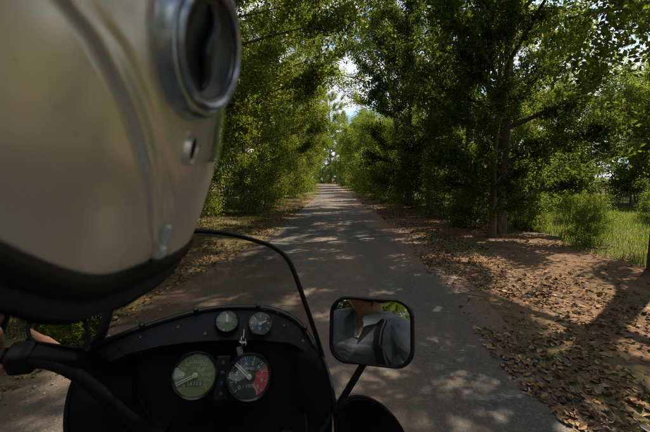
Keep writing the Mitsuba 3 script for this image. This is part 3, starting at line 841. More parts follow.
# windscreen: a curved sheet with a dark edge trim
edge_r = [(323, 358, .745), (313, 326, .735), (303, 297, .725), (294, 272, .72), (286, 257, .72), (276, 248.5, .725), (260, 242, .745), (240, 236.5, .77), (213, 232, .785)]
I = np.linalg.inv(BM)
er = np.array([(I @ np.append(P(*e), 1))[:3] for e in edge_r])
cx0 = er[-1, 0]
er = np.vstack([er[:-1], [[cx0, er[-1, 1], er[-1, 2]]]])
el = er[:-1][::-1] * [-1, 1, 1] + [2 * cx0, 0, 0]
rimB = smooth_path(np.vstack([er, el]), 160)
base_arc = np.array([(I @ np.append(q_, 1))[:3] for q_ in smooth_path(arch3, 160)[::-1]])
base_arc = base_arc + (np.linspace(0, 1, 160)[:, None] * 0)
cen = np.array([cx0, 0.84, 1.22])
nb = 24
# grid between the left and right halves of the rim
half = 80
A, Bq = rimB[:half], rimB[::-1][:half]
uu = np.linspace(0, 1, 40)
sheet = A[:, None] * (1 - uu)[None, :, None] + Bq[:, None] * uu[None, :, None]
hw = np.linalg.norm(A - Bq, axis=1)
sheet[:, :, 1] += (0.32 * hw * 1.0)[:, None] * (4 * uu * (1 - uu))[None] * (1 - np.linspace(0, 1, half) ** 6)[:, None] * 0.9
sw = (sheet.reshape(-1, 3) @ RB.T + BM[:3, 3]).reshape(half, 40, 3)
bikepart('windscreen', loft(sw, close=False), 'm_screen', True)
for k_ in (14, 30, 50, 68):
    c_ = rail[k_] + nU * 0.012
    bikepart('screen_bolt', xf(lathe([(0.0005, 0.004), (0.004, 0.0036), (0.0058, 0.0015), (0.0058, -0.012)], 20), frame(c_, nU, UPB)), 'm_black_gloss', 35)
rimW = rimB @ RB.T + BM[:3, 3]
bikepart('windscreen_trim', tube(rimW, 0.0048, 10), 'm_black', True)

# handlebar, grips, levers
gR, gL = P(352, 484, 0.585), P(-40, 360, 0.61)
clampR, clampL = B(0.075, 0.655, 1.000), B(-0.075, 0.655, 1.000)
innerR, innerL = gR + (clampR - gR) * 0.30, gL + (clampL - gL) * 0.30
dirR, dirL = (gR - clampR) / np.linalg.norm(gR - clampR), Bn(-1, 0, 0.03)
dirR = dirR + Bn(0.6, 0, 0); dirR /= np.linalg.norm(dirR)
dirR = dirR + np.array([0.0, -0.25, -0.02]); dirR /= np.linalg.norm(dirR)
dirL = dirL + np.array([0.0, -0.25, -0.02]); dirL /= np.linalg.norm(dirL)
bar = smooth_path([gL + dirL * 0.07, gL - dirL * 0.07, P(66, 369, 0.635), clampL, clampR, gR - dirR * 0.07, gR + dirR * 0.07], 80)
bikepart('handlebar', tube(bar, 0.0115, 14), 'm_black', True)
for gp, dd in ((gR, dirR), (gL, dirL)):
    bikepart('grip', tube([gp - dd * 0.062, gp + dd * 0.070], 0.0165, 16), 'm_rubber', 35)
for c_ in (clampR, clampL):
    bikepart('handlebar_clamp', xf(cat(box((0.03, 0.045, 0.03), (0, 0, 0.0), bevel=0.004), box((0.028, 0.034, 0.05), (0, 0, -0.04), bevel=0.004)), frame(c_, Bn(0, 0, 1), Bn(0, 1, 0))), 'm_black', 30)
for gp, dd, nm in ((gR, dirR, 'brake_lever'), (gL, dirL, 'clutch_lever')):
    s = [gp - dd * 0.095 + Bn(0, 0.035, -0.005), gp - dd * 0.05 + Bn(0, 0.062, -0.012), gp + dd * 0.03 + Bn(0, 0.066, -0.018), gp + dd * 0.085 + Bn(0, 0.052, -0.016)]
    bikepart(nm, tube(smooth_path(s, 24), np.linspace(0.007, 0.005, 24), 10), 'm_steel', True)
    bikepart('switchgear', xf(box((0.045, 0.04, 0.045), bevel=0.008), frame(gp - dd * 0.088, Bn(0, -0.3, 1), dd)), 'm_black', 30)
for gp, dd, sg in ((gR, dirR, 1), (gL, dirL, -1)):
    # curved guard in front of the hand
    rows = []
    for a_ in np.linspace(-1.35, 1.35, 17):
        hh = 0.062 * math.cos(a_) ** 0.45
        cx_ = gp + dd * (0.024 + 0.062 * math.sin(a_)) + Bn(0, 0.085 - 0.05 * (1 - math.cos(a_)), 0.062)
        rows.append([cx_ + Bn(0, -0.018 * (w_ / 1.2) ** 2 * 1.6, 0) + UPB * hh * math.sin(w_) * 1.05 for w_ in np.linspace(-1.45, 1.45, 13)])
    inner_ = [[p + Bn(0, -0.006, 0) for p in r_] for r_ in rows]
    A_ = np.array(rows + inner_[::-1] + rows[:1])
    bikepart('hand_guard', loft(A_, close=False), 'm_black', True)
# control cables running forward under the dash
for a_, b_ in ((gL - dirL * 0.085 + Bn(0, 0.03, 0.0), P(150, 420, 0.76)), (gL - dirL * 0.075 + Bn(0, 0.02, -0.015), P(128, 440, 0.74)), (gR - dirR * 0.09 + Bn(0, 0.03, 0), P(285, 415, 0.76))):
    bikepart('control_cable', tube(smooth_path([a_, a_ * 0.55 + b_ * 0.45 + Bn(0, 0.045, 0.022), b_], 30), 0.0034, 8), 'm_rubber', True)
# brake fluid reservoir
bikepart('clutch_reservoir', xf(box((0.085, 0.036, 0.034), bevel=0.008), frame(P(58, 357, 0.645), Bn(0, -0.4, 1), Bn(0, 1, 0))), 'm_black', 30)
F = frame(gR - dirR * 0.13 + Bn(0, 0.05, -0.03), Bn(0, -0.2, 1), Bn(0, 1, 0))
bikepart('brake_reservoir', xf(lathe([(0.0005, 0.022), (0.020, 0.022), (0.023, 0.019), (0.023, 0.012), (0.020, 0.010), (0.019, -0.02), (0.0005, -0.022)], 36), F), 'm_black', 35)


# mirrors
def mirror(c, n, roll, w, h, Rc, stem_to, label):
    F = frame(c, n, (0, 0, 1), roll)
    inner = rounded_rect(w, h, 0.030, 12)
    outer_s = 1.075

    def ring(s, z, ds=0.0):
        return np.column_stack([inner * s, np.full(len(inner), z)])
    rings = [ring(0.985, 0.002), ring(1.03, 0.006), ring(outer_s, 0.003), ring(outer_s + 0.01, -0.006), ring(1.0, -0.026), ring(0.75, -0.042), ring(0.3, -0.05), ring(0.01, -0.051)]
    m0 = bikepart('mirror', xf(loft(rings), F), 'm_black', True, label)
    rs = np.linspace(0, 1, 24) ** 0.9
    vv = np.vstack([np.column_stack([inner * s, -((inner * s) ** 2).sum(1) / (2 * Rc) + 0.0035]) for s in rs])
    b = len(inner)
    i, j = np.meshgrid(np.arange(len(rs) - 1), np.arange(b), indexing='ij')
    q = np.stack([i * b + j, (i + 1) * b + j, (i + 1) * b + (j + 1) % b, i * b + (j + 1) % b], -1).reshape(-1, 4)
    q = np.vstack([q[:, [0, 1, 2]], q[:, [0, 2, 3]]])
    nn = np.column_stack([vv[:, :2] / Rc, np.ones(len(vv))])
    wv = vv @ F[:3, :3].T + F[:3, 3]
    put('mirror_glass', (wv, q), 'm_mirror', m0, smooth=True)
    back = c - F[:3, 2] * 0.035 - F[:3, 1] * h * 0.30
    put('stem', tube(smooth_path([back, back * 0.5 + stem_to * 0.5 + F[:3, 2] * -0.015, stem_to], 20), 0.0065, 12), 'm_black', m0, smooth=True)
    put('ball_joint', to_tri(m3.Manifold.sphere(0.016, 24).translate(tuple(map(float, back)))), 'm_black', m0, smooth=True)
    return m0


MC = P(370.5, 331.5, 0.65)
tgt = np.array([-0.150, 0.19, 1.255])


def mirror_normal(c, target):
    a, b = CAM - c, target - c
    s = a / np.linalg.norm(a) + b / np.linalg.norm(b)
    return s / np.linalg.norm(s)


mirror(MC, mirror_normal(MC, tgt), 3.0, 0.142, 0.110, 1.02, gR - dirR * 0.075 + Bn(0, 0.02, 0.02), "right rear-view mirror reflecting the rider's blue-grey shirt")
ML = P(68, 314, 0.66)
mirror(ML, mirror_normal(ML, np.array([-3.0, -1.6, 2.3])), -4.0, 0.136, 0.105, 1.35, gL - dirL * 0.08 + Bn(0, 0.02, 0.02), 'left rear-view mirror reflecting green foliage, half hidden behind the helmet')

# the rest of the machine (mostly below the frame)
tank = []
for y, w_, h_, zc in ((0.08, 0.09, 0.06, 0.86), (0.16, 0.125, 0.10, 0.88), (0.30, 0.15, 0.13, 0.895), (0.44, 0.14, 0.12, 0.90), (0.54, 0.10, 0.08, 0.90), (0.585, 0.05, 0.04, 0.89)):
    a = np.linspace(0, 2 * np.pi, 40, endpoint=False)
    tank.append([B(w_ * np.sign(math.cos(t)) * abs(math.cos(t)) ** 0.75, y, zc + h_ * np.sign(math.sin(t)) * abs(math.sin(t)) ** 0.75) for t in a])
tank = [[B(0, 0.075, 0.86)] * 40] + tank + [[B(0, 0.59, 0.89)] * 40]
bikepart('fuel_tank', loft(tank), 'm_tank', True)
seat = []
for y, w_, h_, zc in ((0.10, 0.08, 0.03, 0.83), (0.04, 0.12, 0.045, 0.815), (-0.15, 0.15, 0.05, 0.80), (-0.45, 0.14, 0.05, 0.83), (-0.62, 0.10, 0.035, 0.85)):
    a = np.linspace(0, 2 * np.pi, 32, endpoint=False)
    seat.append([B(w_ * math.cos(t), y, zc + h_ * math.sin(t)) for t in a])
seat = [[B(0, 0.11, 0.83)] * 32] + seat + [[B(0, -0.64, 0.85)] * 32]
bikepart('seat', loft(seat), 'm_rubber', True)
bikepart('engine', xf(cat(box((0.30, 0.42, 0.30), (0, 0.18, 0.48), bevel=0.04), box((0.62, 0.16, 0.14), (0, 0.26, 0.44), bevel=0.03), box((0.10, 0.9, 0.06), (0, 0.05, 0.72), bevel=0.02)), BM), 'm_steel', 30)
for y, nm in ((1.16, 'front_wheel'), (-0.42, 'rear_wheel')):
    Wm = BM @ trimesh.transformations.translation_matrix([0, y, 0.315]) @ trimesh.transformations.rotation_matrix(math.pi / 2, [0, 1, 0])
    wk = bikepart(nm, xf(cat(lathe([(0.02, -0.05), (0.045, -0.05), (0.045, 0.05), (0.02, 0.05)], 32), *[tube([[0.04 * math.cos(a), 0.04 * math.sin(a), z0], [0.235 * math.cos(a + 0.25 * (1 if k % 2 else -1)), 0.235 * math.sin(a + 0.25 * (1 if k % 2 else -1)), 0]], 0.003, 5) for k, (a, z0) in enumerate((q_ * 2 * math.pi / 24, 0.035 * (1 if q_ % 4 < 2 else -1)) for q_ in range(24))]), Wm), 'm_steel', 30)
    put('rim', xf(to_tri(lathe([(0.232, -0.035), (0.240, -0.035), (0.246, 0), (0.240, 0.035), (0.232, 0.035), (0.232, -0.035)], 64)), Wm), 'm_chrome', wk, smooth=35)
    put('tyre', xf(to_tri(trimesh.creation.torus(0.275, 0.048, 72, 20)), Wm), 'm_rubber', wk, smooth=True)
for s in (-1, 1):
    bikepart('fork_leg', tube([B(s * 0.085, 1.16, 0.315), B(s * 0.085, 0.80, 0.99)], 0.021, 16), 'm_chrome', True)
bikepart('front_mudguard', loft([[B(0.065 * math.sin(w_), 1.16 - 0.345 * math.cos(t) * (0.94 + 0.06 * math.cos(w_)), 0.315 + 0.345 * math.sin(t) * (0.94 + 0.06 * math.cos(w_))) for w_ in np.linspace(-1.3, 1.3, 12)] for t in np.linspace(0.25, 2.5, 24)], close=False), 'm_tank', True)
Fh = frame(B(0, 1.03, 0.97), Bn(0, 1, 0), UPB)
hk = bikepart('headlamp', xf(lathe([(0.085, 0.0), (0.092, 0.004), (0.092, -0.01), (0.07, -0.09), (0.001, -0.11)], 48), Fh), 'm_chrome', 35)
put('headlamp_glass', xf(lathe([(0.0005, 0.012), (0.05, 0.009), (0.086, 0.0)], 48), Fh), 'm_headlamp', hk, smooth=True)

# ------------------------------------------------------------------ rider
NK = np.array([-0.222, 0.100, 1.355])
HC = np.array([-0.205, 0.205, 1.542])
shR, shL = np.array([-0.040, 0.100, 1.288]), np.array([-0.420, 0.095, 1.310])
elR, elL = np.array([0.135, 0.200, 1.115]), np.array([-0.640, 0.230, 1.120])
person = thing('person', 'motorcycle rider in blue-grey polo shirt, arms stretched to the handlebar', 'person')


def fist(grip, d, wrist):
    """Frame of a hand closed on the grip: x from thumb to little finger, y from wrist to grip, z up off the bar."""
    x = d / np.linalg.norm(d)
    y = grip - wrist
    y = y - x * np.dot(x, y)
    y /= np.linalg.norm(y)
    z = np.cross(x, y)
    if z[2] < 0:
        z = -z
    return lambda a, b, c: grip + x * a + y * b + z * c


def hand(grip, d, wrist):
    q = fist(grip, d, wrist)
    xk = [-0.036, -0.013, 0.010, 0.032]
    ln = [1.0, 1.06, 1.0, 0.84]
    skin, glove, kn = [], [], []
    for x0, l_ in zip(xk, ln):
        mcp, pip, dip, tip = q(x0, -0.030, 0.034), q(x0 * 1.02, 0.024 * l_, 0.038), q(x0, 0.040 * l_, 0.006), q(x0 * 0.97, 0.022, -0.022)
        skin += chain([mcp, pip, dip, tip], [0.0108, 0.0100, 0.0090, 0.0078])
        glove += chain([mcp, pip, dip, tip], [0.0135, 0.0124, 0.0112, 0.0100])
        kn.append((mcp, 0.0125))
    sph = lambda p, r: m3.Manifold.sphere(r, 20).translate(tuple(map(float, p)))  # noqa: E731
    palm = [sph(p, r) for p, r in kn] + [sph(q(-0.022, -0.092, 0.012), 0.021), sph(q(0.016, -0.092, 0.012), 0.020), sph(q(-0.034, -0.060, 0.006), 0.017), sph(q(0.030, -0.055, 0.010), 0.016)]
    skin.append(m3.Manifold.batch_hull(palm))
    th = [q(-0.036, -0.062, 0.000), q(-0.055, -0.026, -0.008), q(-0.054, 0.006, -0.020), q(-0.044, 0.026, -0.024)]
    skin += chain(th, [0.0155, 0.0130, 0.0110, 0.0092])
    big = [sph(p, r + 0.003) for p, r in kn] + [sph(q(-0.024, -0.100, 0.012), 0.0245), sph(q(0.018, -0.100, 0.012), 0.0235), sph(q(-0.035, -0.060, 0.006), 0.020), sph(q(0.031, -0.055, 0.010), 0.019)]
    glove.append(m3.Manifold.batch_hull(big))
    glove += chain(th, [0.0185, 0.0155, 0.0132, 0.0112])
    return skin, glove, q


wrR = gR + np.array([0.015, -0.105, 0.0]) + (elR - gR) * 0.03
wrL = gL + np.array([-0.02, -0.105, 0.0]) + (elL - gL) * 0.03
skR, glR, qR = hand(gR, dirR, wrR)
skL, glL, qL = hand(gL, dirL, wrL)
sph = lambda p, r, s=28: m3.Manifold.sphere(r, s).translate(tuple(map(float, p)))  # noqa: E731
hipR, hipL = B(0.10, -0.10, 0.90), B(-0.10, -0.10, 0.90)
knR, knL = B(0.20, 0.33, 0.76), B(-0.20, 0.33, 0.76)
anR, anL = B(0.17, 0.02, 0.33), B(-0.17, 0.02, 0.33)
toR, toL = B(0.17, 0.20, 0.27), B(-0.17, 0.20, 0.27)
pel = (hipR + hipL) / 2
chest = np.array([-0.228, 0.085, 1.175])
body = []
body += chain([NK + [0, -0.01, -0.02], NK + [0.010, 0.045, 0.085], HC + [0, -0.005, -0.035]], [0.060, 0.056, 0.062])
body.append(m3.Manifold.batch_hull([sph(HC + [0, -0.02, 0.03], 0.082), sph(HC + [0, 0.015, 0.0], 0.078), sph(HC + [0, 0.055, -0.085], 0.034)]))
body.append(m3.Manifold.batch_hull([sph(HC + [0, 0.088, 0.012], 0.008), sph(HC + [0, 0.112, -0.022], 0.011)]))
body += chain([shR, elR], [0.050, 0.040]) + chain([elR, elR * 0.65 + wrR * 0.35, wrR], [0.040, 0.041, 0.027]) + chain([wrR, qR(0, -0.09, 0.012)], [0.027, 0.026])
body += chain([shL, elL], [0.050, 0.040]) + chain([elL, elL * 0.65 + wrL * 0.35, wrL], [0.040, 0.041, 0.027]) + chain([wrL, qL(0, -0.09, 0.012)], [0.027, 0.026])
body.append(m3.Manifold.batch_hull([sph(shR, .05), sph(shL, .05), sph(NK + [0, -0.01, -0.04], .07), sph(chest + [.08, 0.024, 0.01], .087), sph(chest + [-.08, 0.024, 0.01], .087)]))
body.append(m3.Manifold.batch_hull([sph(chest + [.07, 0, 0], .09), sph(chest + [-.07, 0, 0], .09), sph(pel + [.06, 0, .05], .09), sph(pel + [-.06, 0, .05], .09)]))
for hp, kn_, an, to in ((hipR, knR, anR, toR), (hipL, knL, anL, toL)):
    body += chain([hp, kn_, an, to], [0.080, 0.055, 0.038, 0.030])
body += skR + skL
bm = blob(body, 0.008, 8)
scene[person] = mikit.ply(bm, 'm_skin', smooth=True)

# polo shirt
sh = []
sR2, sL2 = shR * 0.38 + elR * 0.62, shL * 0.38 + elL * 0.62
sh.append(m3.Manifold.batch_hull([sph(shR + [-.012, .0, .004], .062), sph(shL + [.012, .0, .004], .062), sph(NK + [0.03, -0.005, -0.045], .072), sph(NK + [-0.03, -0.005, -0.045], .072), sph(chest + [.10, .025, .01], .095), sph(chest + [-.10, .025, .01], .095)]))
sh.append(m3.Manifold.batch_hull([sph(chest + [.095, .025, 0], .096), sph(chest + [-.095, .025, 0], .096), sph(pel + [.09, .03, .06], .112), sph(pel + [-.09, .03, .06], .112)]))
sh += chain([shR, shR * 0.5 + sR2 * 0.5, sR2], [0.064, 0.067, 0.066]) + chain([shL, shL * 0.5 + sL2 * 0.5, sL2], [0.064, 0.067, 0.066])
sm = blob(sh, 0.007, 14)
# cut the sleeves and the neckline
smm = m3.Manifold(m3.Mesh(np.asarray(sm.vertices, np.float32), np.asarray(sm.faces, np.uint32)))
if smm.is_empty():
    smm = m3.Manifold.batch_boolean(sh, m3.OpType.Add)
for s0, e0 in ((sR2, elR), (sL2, elL)):
    d = (e0 - s0) / np.linalg.norm(e0 - s0)
    smm = smm.trim_by_plane(tuple(map(float, -d)), float(-np.dot(d, s0 + d * 0.01)))
vneck = m3.Manifold.batch_hull([sph(NK + [0.048, 0.06, 0.02], .028), sph(NK + [-0.048, 0.06, 0.02], .028), sph(NK + [0.004, 0.09, -0.135], .010), sph(NK + [0.004, 0.25, -0.125], .012), sph(NK + [0.04, 0.2, 0.0], .02), sph(NK + [-0.04, 0.2, 0.0], .02), sph(NK + [0.0, 0.06, 0.16], .06)])
smm = smm - vneck
sm = to_tri(smm)
vv = np.array(sm.vertices)
sm2 = sm.copy()
nrm = sm.vertex_normals
fold = (meshkit.fbm(vv * [9, 9, 22], 3, 5) - 0.5) * 0.016 + (np.abs(meshkit.noise(vv * [14, 14, 30], 8) - 0.5)) * 0.010
sm2.vertices = vv + nrm * fold[:, None]
put('shirt', sm2, 'm_shirt', person, smooth=60, label='short-sleeved blue-grey polo shirt with open collar')
# collar: two flaps standing round the neck
a = np.linspace(math.radians(62), math.radians(-242), 60)
top, mid, low = [], [], []
for k, t in enumerate(a):
    e = abs(k - 29.5) / 29.5
    rr = 0.066 + 0.006 * e
    c_ = NK + [0, 0.005, 0.0]
    u = np.array([math.cos(t), math.sin(t), 0])
    drop = 0.075 * e ** 5 + 0.004
    top.append(c_ + u * (rr + 0.004) + [0, 0, 0.050 - 0.050 * e ** 3])
    mid.append(c_ + u * (rr + 0.016) + [0, 0.010 * e ** 3, 0.046 - 0.050 * e ** 3])
    low.append(c_ + u * (rr + 0.050 + 0.022 * e ** 2) + [0, 0.020 * e ** 4, 0.004 - 0.060 * e ** 3 - drop * 0.40])
put('collar', loft([top, mid, low], close=False), 'm_collar', person, smooth=True)
pv = np.array(sm2.vertices)


def chest_front(x, z):
    near = (np.abs(pv[:, 0] - x) < 0.012) & (np.abs(pv[:, 2] - z) < 0.012)
    return pv[near, 1].max() if near.any() else 0.2


for sg in (-1, 1):
    pk = []
    for t_ in np.linspace(0, 1, 14):
        x_, z_ = NK[0] + 0.004 + sg * (0.042 - 0.036 * t_), NK[2] - 0.02 - 0.115 * t_
        pk.append([x_, chest_front(x_ + sg * 0.012, z_) + 0.002, z_])
    pk = np.array(pk)
    pk[:, 1] = np.convolve(np.pad(pk[:, 1], 2, mode='edge'), np.ones(5) / 5, 'valid')
    put('placket', loft([[p + [sg * 0.010, 0.001, 0.0], p + [0.0, 0.004, 0], p + [-sg * 0.008, -0.006, 0.0]] for p in pk], close=False), 'm_placket' if sg > 0 else 'm_collar', person, smooth=True, label='pale inner edge of the open shirt placket' if sg > 0 else None)
# shoulder strap of a bag, over the right shoulder and down the chest
sp = smooth_path([[-0.090, -0.045, 1.15], [-0.095, -0.030, 1.28], [-0.100, 0.040, 1.365], [-0.102, 0.110, 1.352], [-0.102, 0.170, 1.290], [-0.100, 0.205, 1.205], [-0.085, 0.190, 1.09], [-0.060, 0.120, 1.00]], 60)
spt = np.gradient(sp, axis=0)
spt /= np.linalg.norm(spt, axis=1, keepdims=True)
xw = np.array([1.0, 0, 0])
outn = np.cross(spt, xw)
put('shoulder_strap', loft([[p - xw * .022 + o * .000, p - xw * .022 - o * .006, p + xw * .022 - o * .006, p + xw * .022] for p, o in zip(sp, outn)]), 'm_strap', person, smooth=30, label='dark bag strap over the right shoulder')
put('strap_edging', loft([[p + xw * .010 - o * .0062, p + xw * .010 - o * .0085, p + xw * .016 - o * .0085, p + xw * .016 - o * .0062] for p, o in zip(sp, outn)]), 'm_strap_trim', person, smooth=30)
tr = []
for hp, kn_, an in ((hipR, knR, anR), (hipL, knL, anL)):
    tr += chain([hp, kn_, an], [0.098, 0.070, 0.060])
tr.append(m3.Manifold.batch_hull([sph(hipR, .10), sph(hipL, .10), sph(pel + [.05, .02, .06], .10), sph(pel + [-.05, .02, .06], .10)]))
put('trousers', blob(tr, 0.015, 10), 'm_trousers', person, smooth=True)
for an, to in ((anR, toR), (anL, toL)):
    put('boot', blob(chain([an, to], [0.055, 0.045]), 0.012, 6), 'm_black', person, smooth=True)

# ------------------------------------------------------------------ helmet
HY = math.radians(-9.0)                        # head turned a little to the right
HR = math.radians(10.0)                        # and leaning with the machine
RH = np.array([[math.cos(HY), -math.sin(HY), 0], [math.sin(HY), math.cos(HY), 0], [0, 0, 1]]) @ np.array([[math.cos(HR), 0, math.sin(HR)], [0, 1, 0], [-math.sin(HR), 0, math.cos(HR)]])
HM = np.eye(4)
HM[:3, :3] = RH
HM[:3, 3] = HC + [0, 0, 0.022]
half_w = PchipInterpolator([-0.16, -0.125, -0.08, -0.03, 0.02, 0.06, 0.10, 0.13, 0.146], [0.092, 0.104, 0.118, 0.128, 0.130, 0.124, 0.098, 0.058, 0.0])
front = PchipInterpolator([-0.16, -0.125, -0.08, -0.03, 0.02, 0.06, 0.10, 0.13, 0.146], [0.150, 0.166, 0.178, 0.176, 0.165, 0.148, 0.112, 0.064, 0.0])
rear = PchipInterpolator([-0.16, -0.125, -0.08, -0.03, 0.02, 0.06, 0.10, 0.13, 0.146], [0.095, 0.118, 0.142, 0.157, 0.160, 0.150, 0.116, 0.066, 0.0])


def rim_z(t):
    """Height of the helmet's lower edge; t = 0 at the right side, 90 degrees in front."""
    s = np.sin(t)
    return -0.0985 - 0.004 * np.maximum(s, 0) + np.minimum(0.128 * np.maximum(-s, 0) ** 1.7, 0.075 - 0.02 * np.maximum(-s, 0))


def hsurf(t, z):
    ex = 0.92
    c, s = np.cos(t), np.sin(t)
    a, b = half_w(z), np.where(s > 0, front(z), rear(z))
    return np.stack([a * np.sign(c) * np.abs(c) ** ex, b * np.sign(s) * np.abs(s) ** ex, z], -1)


GROOVE_Z = [-0.14, -0.0889, -0.067, -0.0464, -0.0268, -0.0106, 0.0025, 0.012, 0.0181, 0.05, 0.10, 0.146]
GROOVE_Y = [0.062, 0.0254, 0.0098, -0.0028, -0.0147, -0.0259, -0.0378, -0.047, -0.0561, -0.085, -0.115, -0.13]
groove = PchipInterpolator(GROOVE_Z, GROOVE_Y)
tt = np.unique(np.concatenate([np.radians(np.linspace(-85, 88, 520)), np.radians(np.linspace(88, 275, 90))]))[:-1]
ss = np.linspace(0, 1, 380)
TT, SS = np.meshgrid(tt, ss)
zr = rim_z(TT)
zz = 0.1458 - (0.1458 - zr) * (SS ** 1.5 * 0.55 + SS * 0.45)
pts = hsurf(TT, zz)
cen = np.array([0, 0, 0.0])
dirn = pts - [0, 0, 0.0]
dirn[..., 2] *= 0.5
dirn /= np.linalg.norm(dirn, axis=-1, keepdims=True)
g_ = pts[..., 1] - groove(pts[..., 2])
step = 0.0024 * (1 / (1 + np.exp(-np.clip(g_ / 0.0016, -40, 40)))) - 0.0019 * np.exp(-((g_ + 0.001) / 0.0026) ** 2) - 0.0009 * np.exp(-((g_ - 0.012) / 0.0055) ** 2)
top_fade = np.clip((0.12 - pts[..., 2]) / 0.04, 0, 1)
pts = pts + dirn * (step * top_fade)[..., None]
# eye opening: removed faces
ev = pts.reshape(-1, 3)
ny, nx = TT.shape
i, j = np.meshgrid(np.arange(ny - 1), np.arange(nx), indexing='ij')
q = np.stack([i * nx + j, (i + 1) * nx + j, (i + 1) * nx + (j + 1) % nx, i * nx + (j + 1) % nx], -1).reshape(-1, 4)
qc = ev[q].mean(1)
port = ((qc[:, 2] - 0.018) / 0.052) ** 4 + ((qc[:, 0]) / 0.118) ** 6 < 1
port &= qc[:, 1] > 0.03
q = q[~port]
helmet = thing('motorcycle_helmet', 'silver-white full-face helmet on the rider, filling the upper left', 'helmet')
hw_ = ev @ RH.T + HM[:3, 3]
put('shell', (hw_, q), 'm_paint', helmet, smooth=True)


def hw(p):
    return np.asarray(p) @ RH.T + HM[:3, 3]


# rubber rim along the lower edge, inner liner, cheek pads
ta = np.linspace(0, 2 * np.pi, 400)
rim = hsurf(ta, rim_z(ta))
lo_c = hw(rim * [0.985, 0.985, 1] + [0, 0, -0.003])
put('rubber_rim', tube(lo_c, 0.0068, 10, caps=False), 'm_rubber', helmet, smooth=True)
# braided edge of the neck roll
rr_ = rim * [0.940, 0.940, 1] + [0, 0, -0.0165]
br_ = []
for ph in range(3):
    off = np.stack([0.0028 * np.cos(ta * 110 + ph * 2.094) * np.cos(ta), 0.0028 * np.cos(ta * 110 + ph * 2.094) * np.sin(ta), 0.0035 * np.sin(ta * 110 + ph * 2.094)], -1)
    tb = np.linspace(0, 2 * np.pi, 1400)
    base = np.stack([np.interp(tb, ta, rr_[:, k]) for k in range(3)], -1)
    off = np.stack([0.0026 * np.cos(tb * 110 + ph * 2.094) * np.cos(tb), 0.0026 * np.cos(tb * 110 + ph * 2.094) * np.sin(tb), 0.0034 * np.sin(tb * 110 + ph * 2.094)], -1)
    br_.append(tube(hw(base + off), 0.0030, 6, caps=False))
scene['m_braid'] = two(princ((0.018, 0.020, 0.025), 0.7, specular=0.3))
put('neck_roll', cat(*br_), 'm_braid', helmet, smooth=True)
lin = []
for k, (s_, dz) in enumerate(((0.965, 0.004), (0.935, -0.016), (0.86, -0.029), (0.74, -0.027), (0.66, 0.0), (0.70, 0.07), (0.55, 0.18), (0.05, 0.235))):
    lin.append(hw(rim[:-1] * [s_, s_, 1] + [0, 0, dz]))
put('liner', loft(lin), 'm_liner', helmet, smooth=True)
for s_ in (1, -1):
    pad = m3.Manifold.batch_hull([sph((s_ * 0.072, 0.045, -0.118), .026), sph((s_ * 0.066, 0.085, -0.122), .024), sph((s_ * 0.052, 0.118, -0.118), .018), sph((s_ * 0.074, 0.02, -0.10), .024)])
    q_ = to_tri(pad)
    q_.vertices = hw(q_.vertices)
    put('cheek_pad', q_, 'm_liner', helmet, smooth=40)

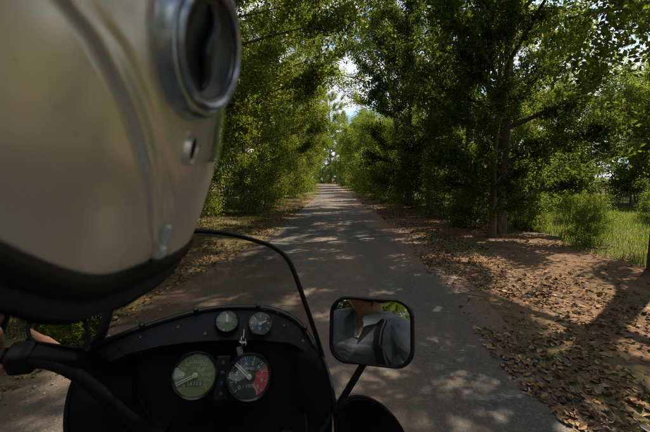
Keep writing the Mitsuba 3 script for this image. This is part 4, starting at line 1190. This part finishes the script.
# visor and its round side pods
vt = np.radians(np.linspace(16, 164, 90))
vz = np.linspace(-0.031, 0.074, 30)
VT, VZ = np.meshgrid(vt, vz)
vp = hsurf(VT, VZ)
dv = vp * [1, 1, 0]
dv /= np.linalg.norm(dv, axis=-1, keepdims=True)
vp = vp + dv * 0.0055
put('visor', loft([hw(r_) for r_ in vp], close=False), 'm_visor', helmet, smooth=True)
put('visor_edge', cat(*[tube(hw(e), 0.0008, 6) for e in (vp[0], vp[-1])]), 'm_pod_dark', helmet, smooth=True)
POD_T, POD_Z = math.radians(5.0), 0.0285
for s_ in (1, -1):
    t0 = POD_T if s_ == 1 else math.pi - POD_T
    o = hsurf(np.array(t0), np.array(POD_Z))
    n_ = np.array([s_ * 1.0, -0.09, 0.0])
    n_ /= np.linalg.norm(n_)
    F = HM @ frame(o + n_ * 0.0068, n_) @ np.diag([0.71, 0.77, 0.9, 1])
    pk_ = put('visor_pivot', xf(lathe([(0.0330, 0.004), (0.0350, 0.0085), (0.0375, 0.0095), (0.0392, 0.0075), (0.0400, 0.0060), (0.0420, 0.0072), (0.0440, 0.0070), (0.0470, 0.0035), (0.0500, -0.006), (0.0520, -0.02)], 96), F), 'm_pod', helmet, smooth=35, label='round silver visor pivot with dark centre' if s_ == 1 else None)
    put('pivot_groove', xf(cat(to_tri(trimesh.creation.torus(0.0402, 0.0009, 96, 8)).apply_translation([0, 0, 0.0062]), to_tri(trimesh.creation.torus(0.0338, 0.0012, 96, 8)).apply_translation([0, 0, 0.0068])), F), 'm_pod_dark', pk_, smooth=True)
    put('pivot_cap', xf(lathe([(0.0005, 0.0010), (0.020, 0.0014), (0.028, 0.0030), (0.0325, 0.0052), (0.0332, 0.0040), (0.0332, -0.01)], 72), F), 'm_pod_dark', pk_, smooth=35)
    rg = smooth_path([[-0.002, 0.027, 0.003], [0.003, 0.012, 0.005], [-0.002, -0.004, 0.005], [0.002, -0.018, 0.0045], [0.0, -0.027, 0.003]], 30)
    put('pivot_ridge', xf(tube(rg, np.concatenate([np.linspace(.002, .0042, 15), np.linspace(.0042, .002, 15)]), 8), F), 'm_pod_dark', pk_, smooth=True)
# small vent hole below the pivot, with its raised lip, and a bright badge low on the chin
for s_ in (1, -1):
    t0, z0 = math.radians(7.3 if s_ == 1 else 172.7), -0.0247
    o = hsurf(np.array(t0), np.array(z0)) + np.array([0.0030 * s_, 0, 0])
    n_ = np.array([math.cos(t0) * 1.1, math.sin(t0) * 0.9, -0.04])
    F = HM @ frame(o, n_, roll=-12 * s_) @ np.diag([0.75, 1.25, 1, 1])
    vk = put('vent', xf(lathe([(0.0058, 0.0010), (0.0064, 0.0030), (0.0072, 0.0026), (0.0086, -0.003)], 40), F), 'm_paint', helmet, smooth=True)
    put('vent_hole', xf(lathe([(0.0005, 0.0014), (0.0062, 0.0016)], 40), F), 'm_liner', vk)
    t0, z0 = math.radians(6.8 if s_ == 1 else 173.2), -0.0815
    o = hsurf(np.array(t0), np.array(z0))
    F = HM @ frame(o + np.array([0.0052 * s_, 0.001, 0]), np.array([math.cos(t0) * 1.1, math.sin(t0) * 0.9, -0.25]), roll=8 * s_) @ np.diag([0.75, 0.8, 0.8, 1])
    put('buckle', xf(cat(box((0.006, 0.016, 0.004), (0, 0.005, 0), bevel=0.0018), box((0.007, 0.009, 0.005), (0.001, -0.010, 0), bevel=0.0018)), F), 'm_sticker', helmet, smooth=35)
# loose end of the chin strap
cs = smooth_path([P(78, 286, .225), P(82, 308, .222), P(86, 330, .222), P(86, 350, .226)], 24)
put('chin_strap', loft([[p + [-.0022, 0.001, 0], p + [.0022, -0.001, 0], p + [.0020, 0.0008, 0], p + [-.0020, 0.002, 0]] for p in cs]), 'm_strap', helmet, smooth=30)
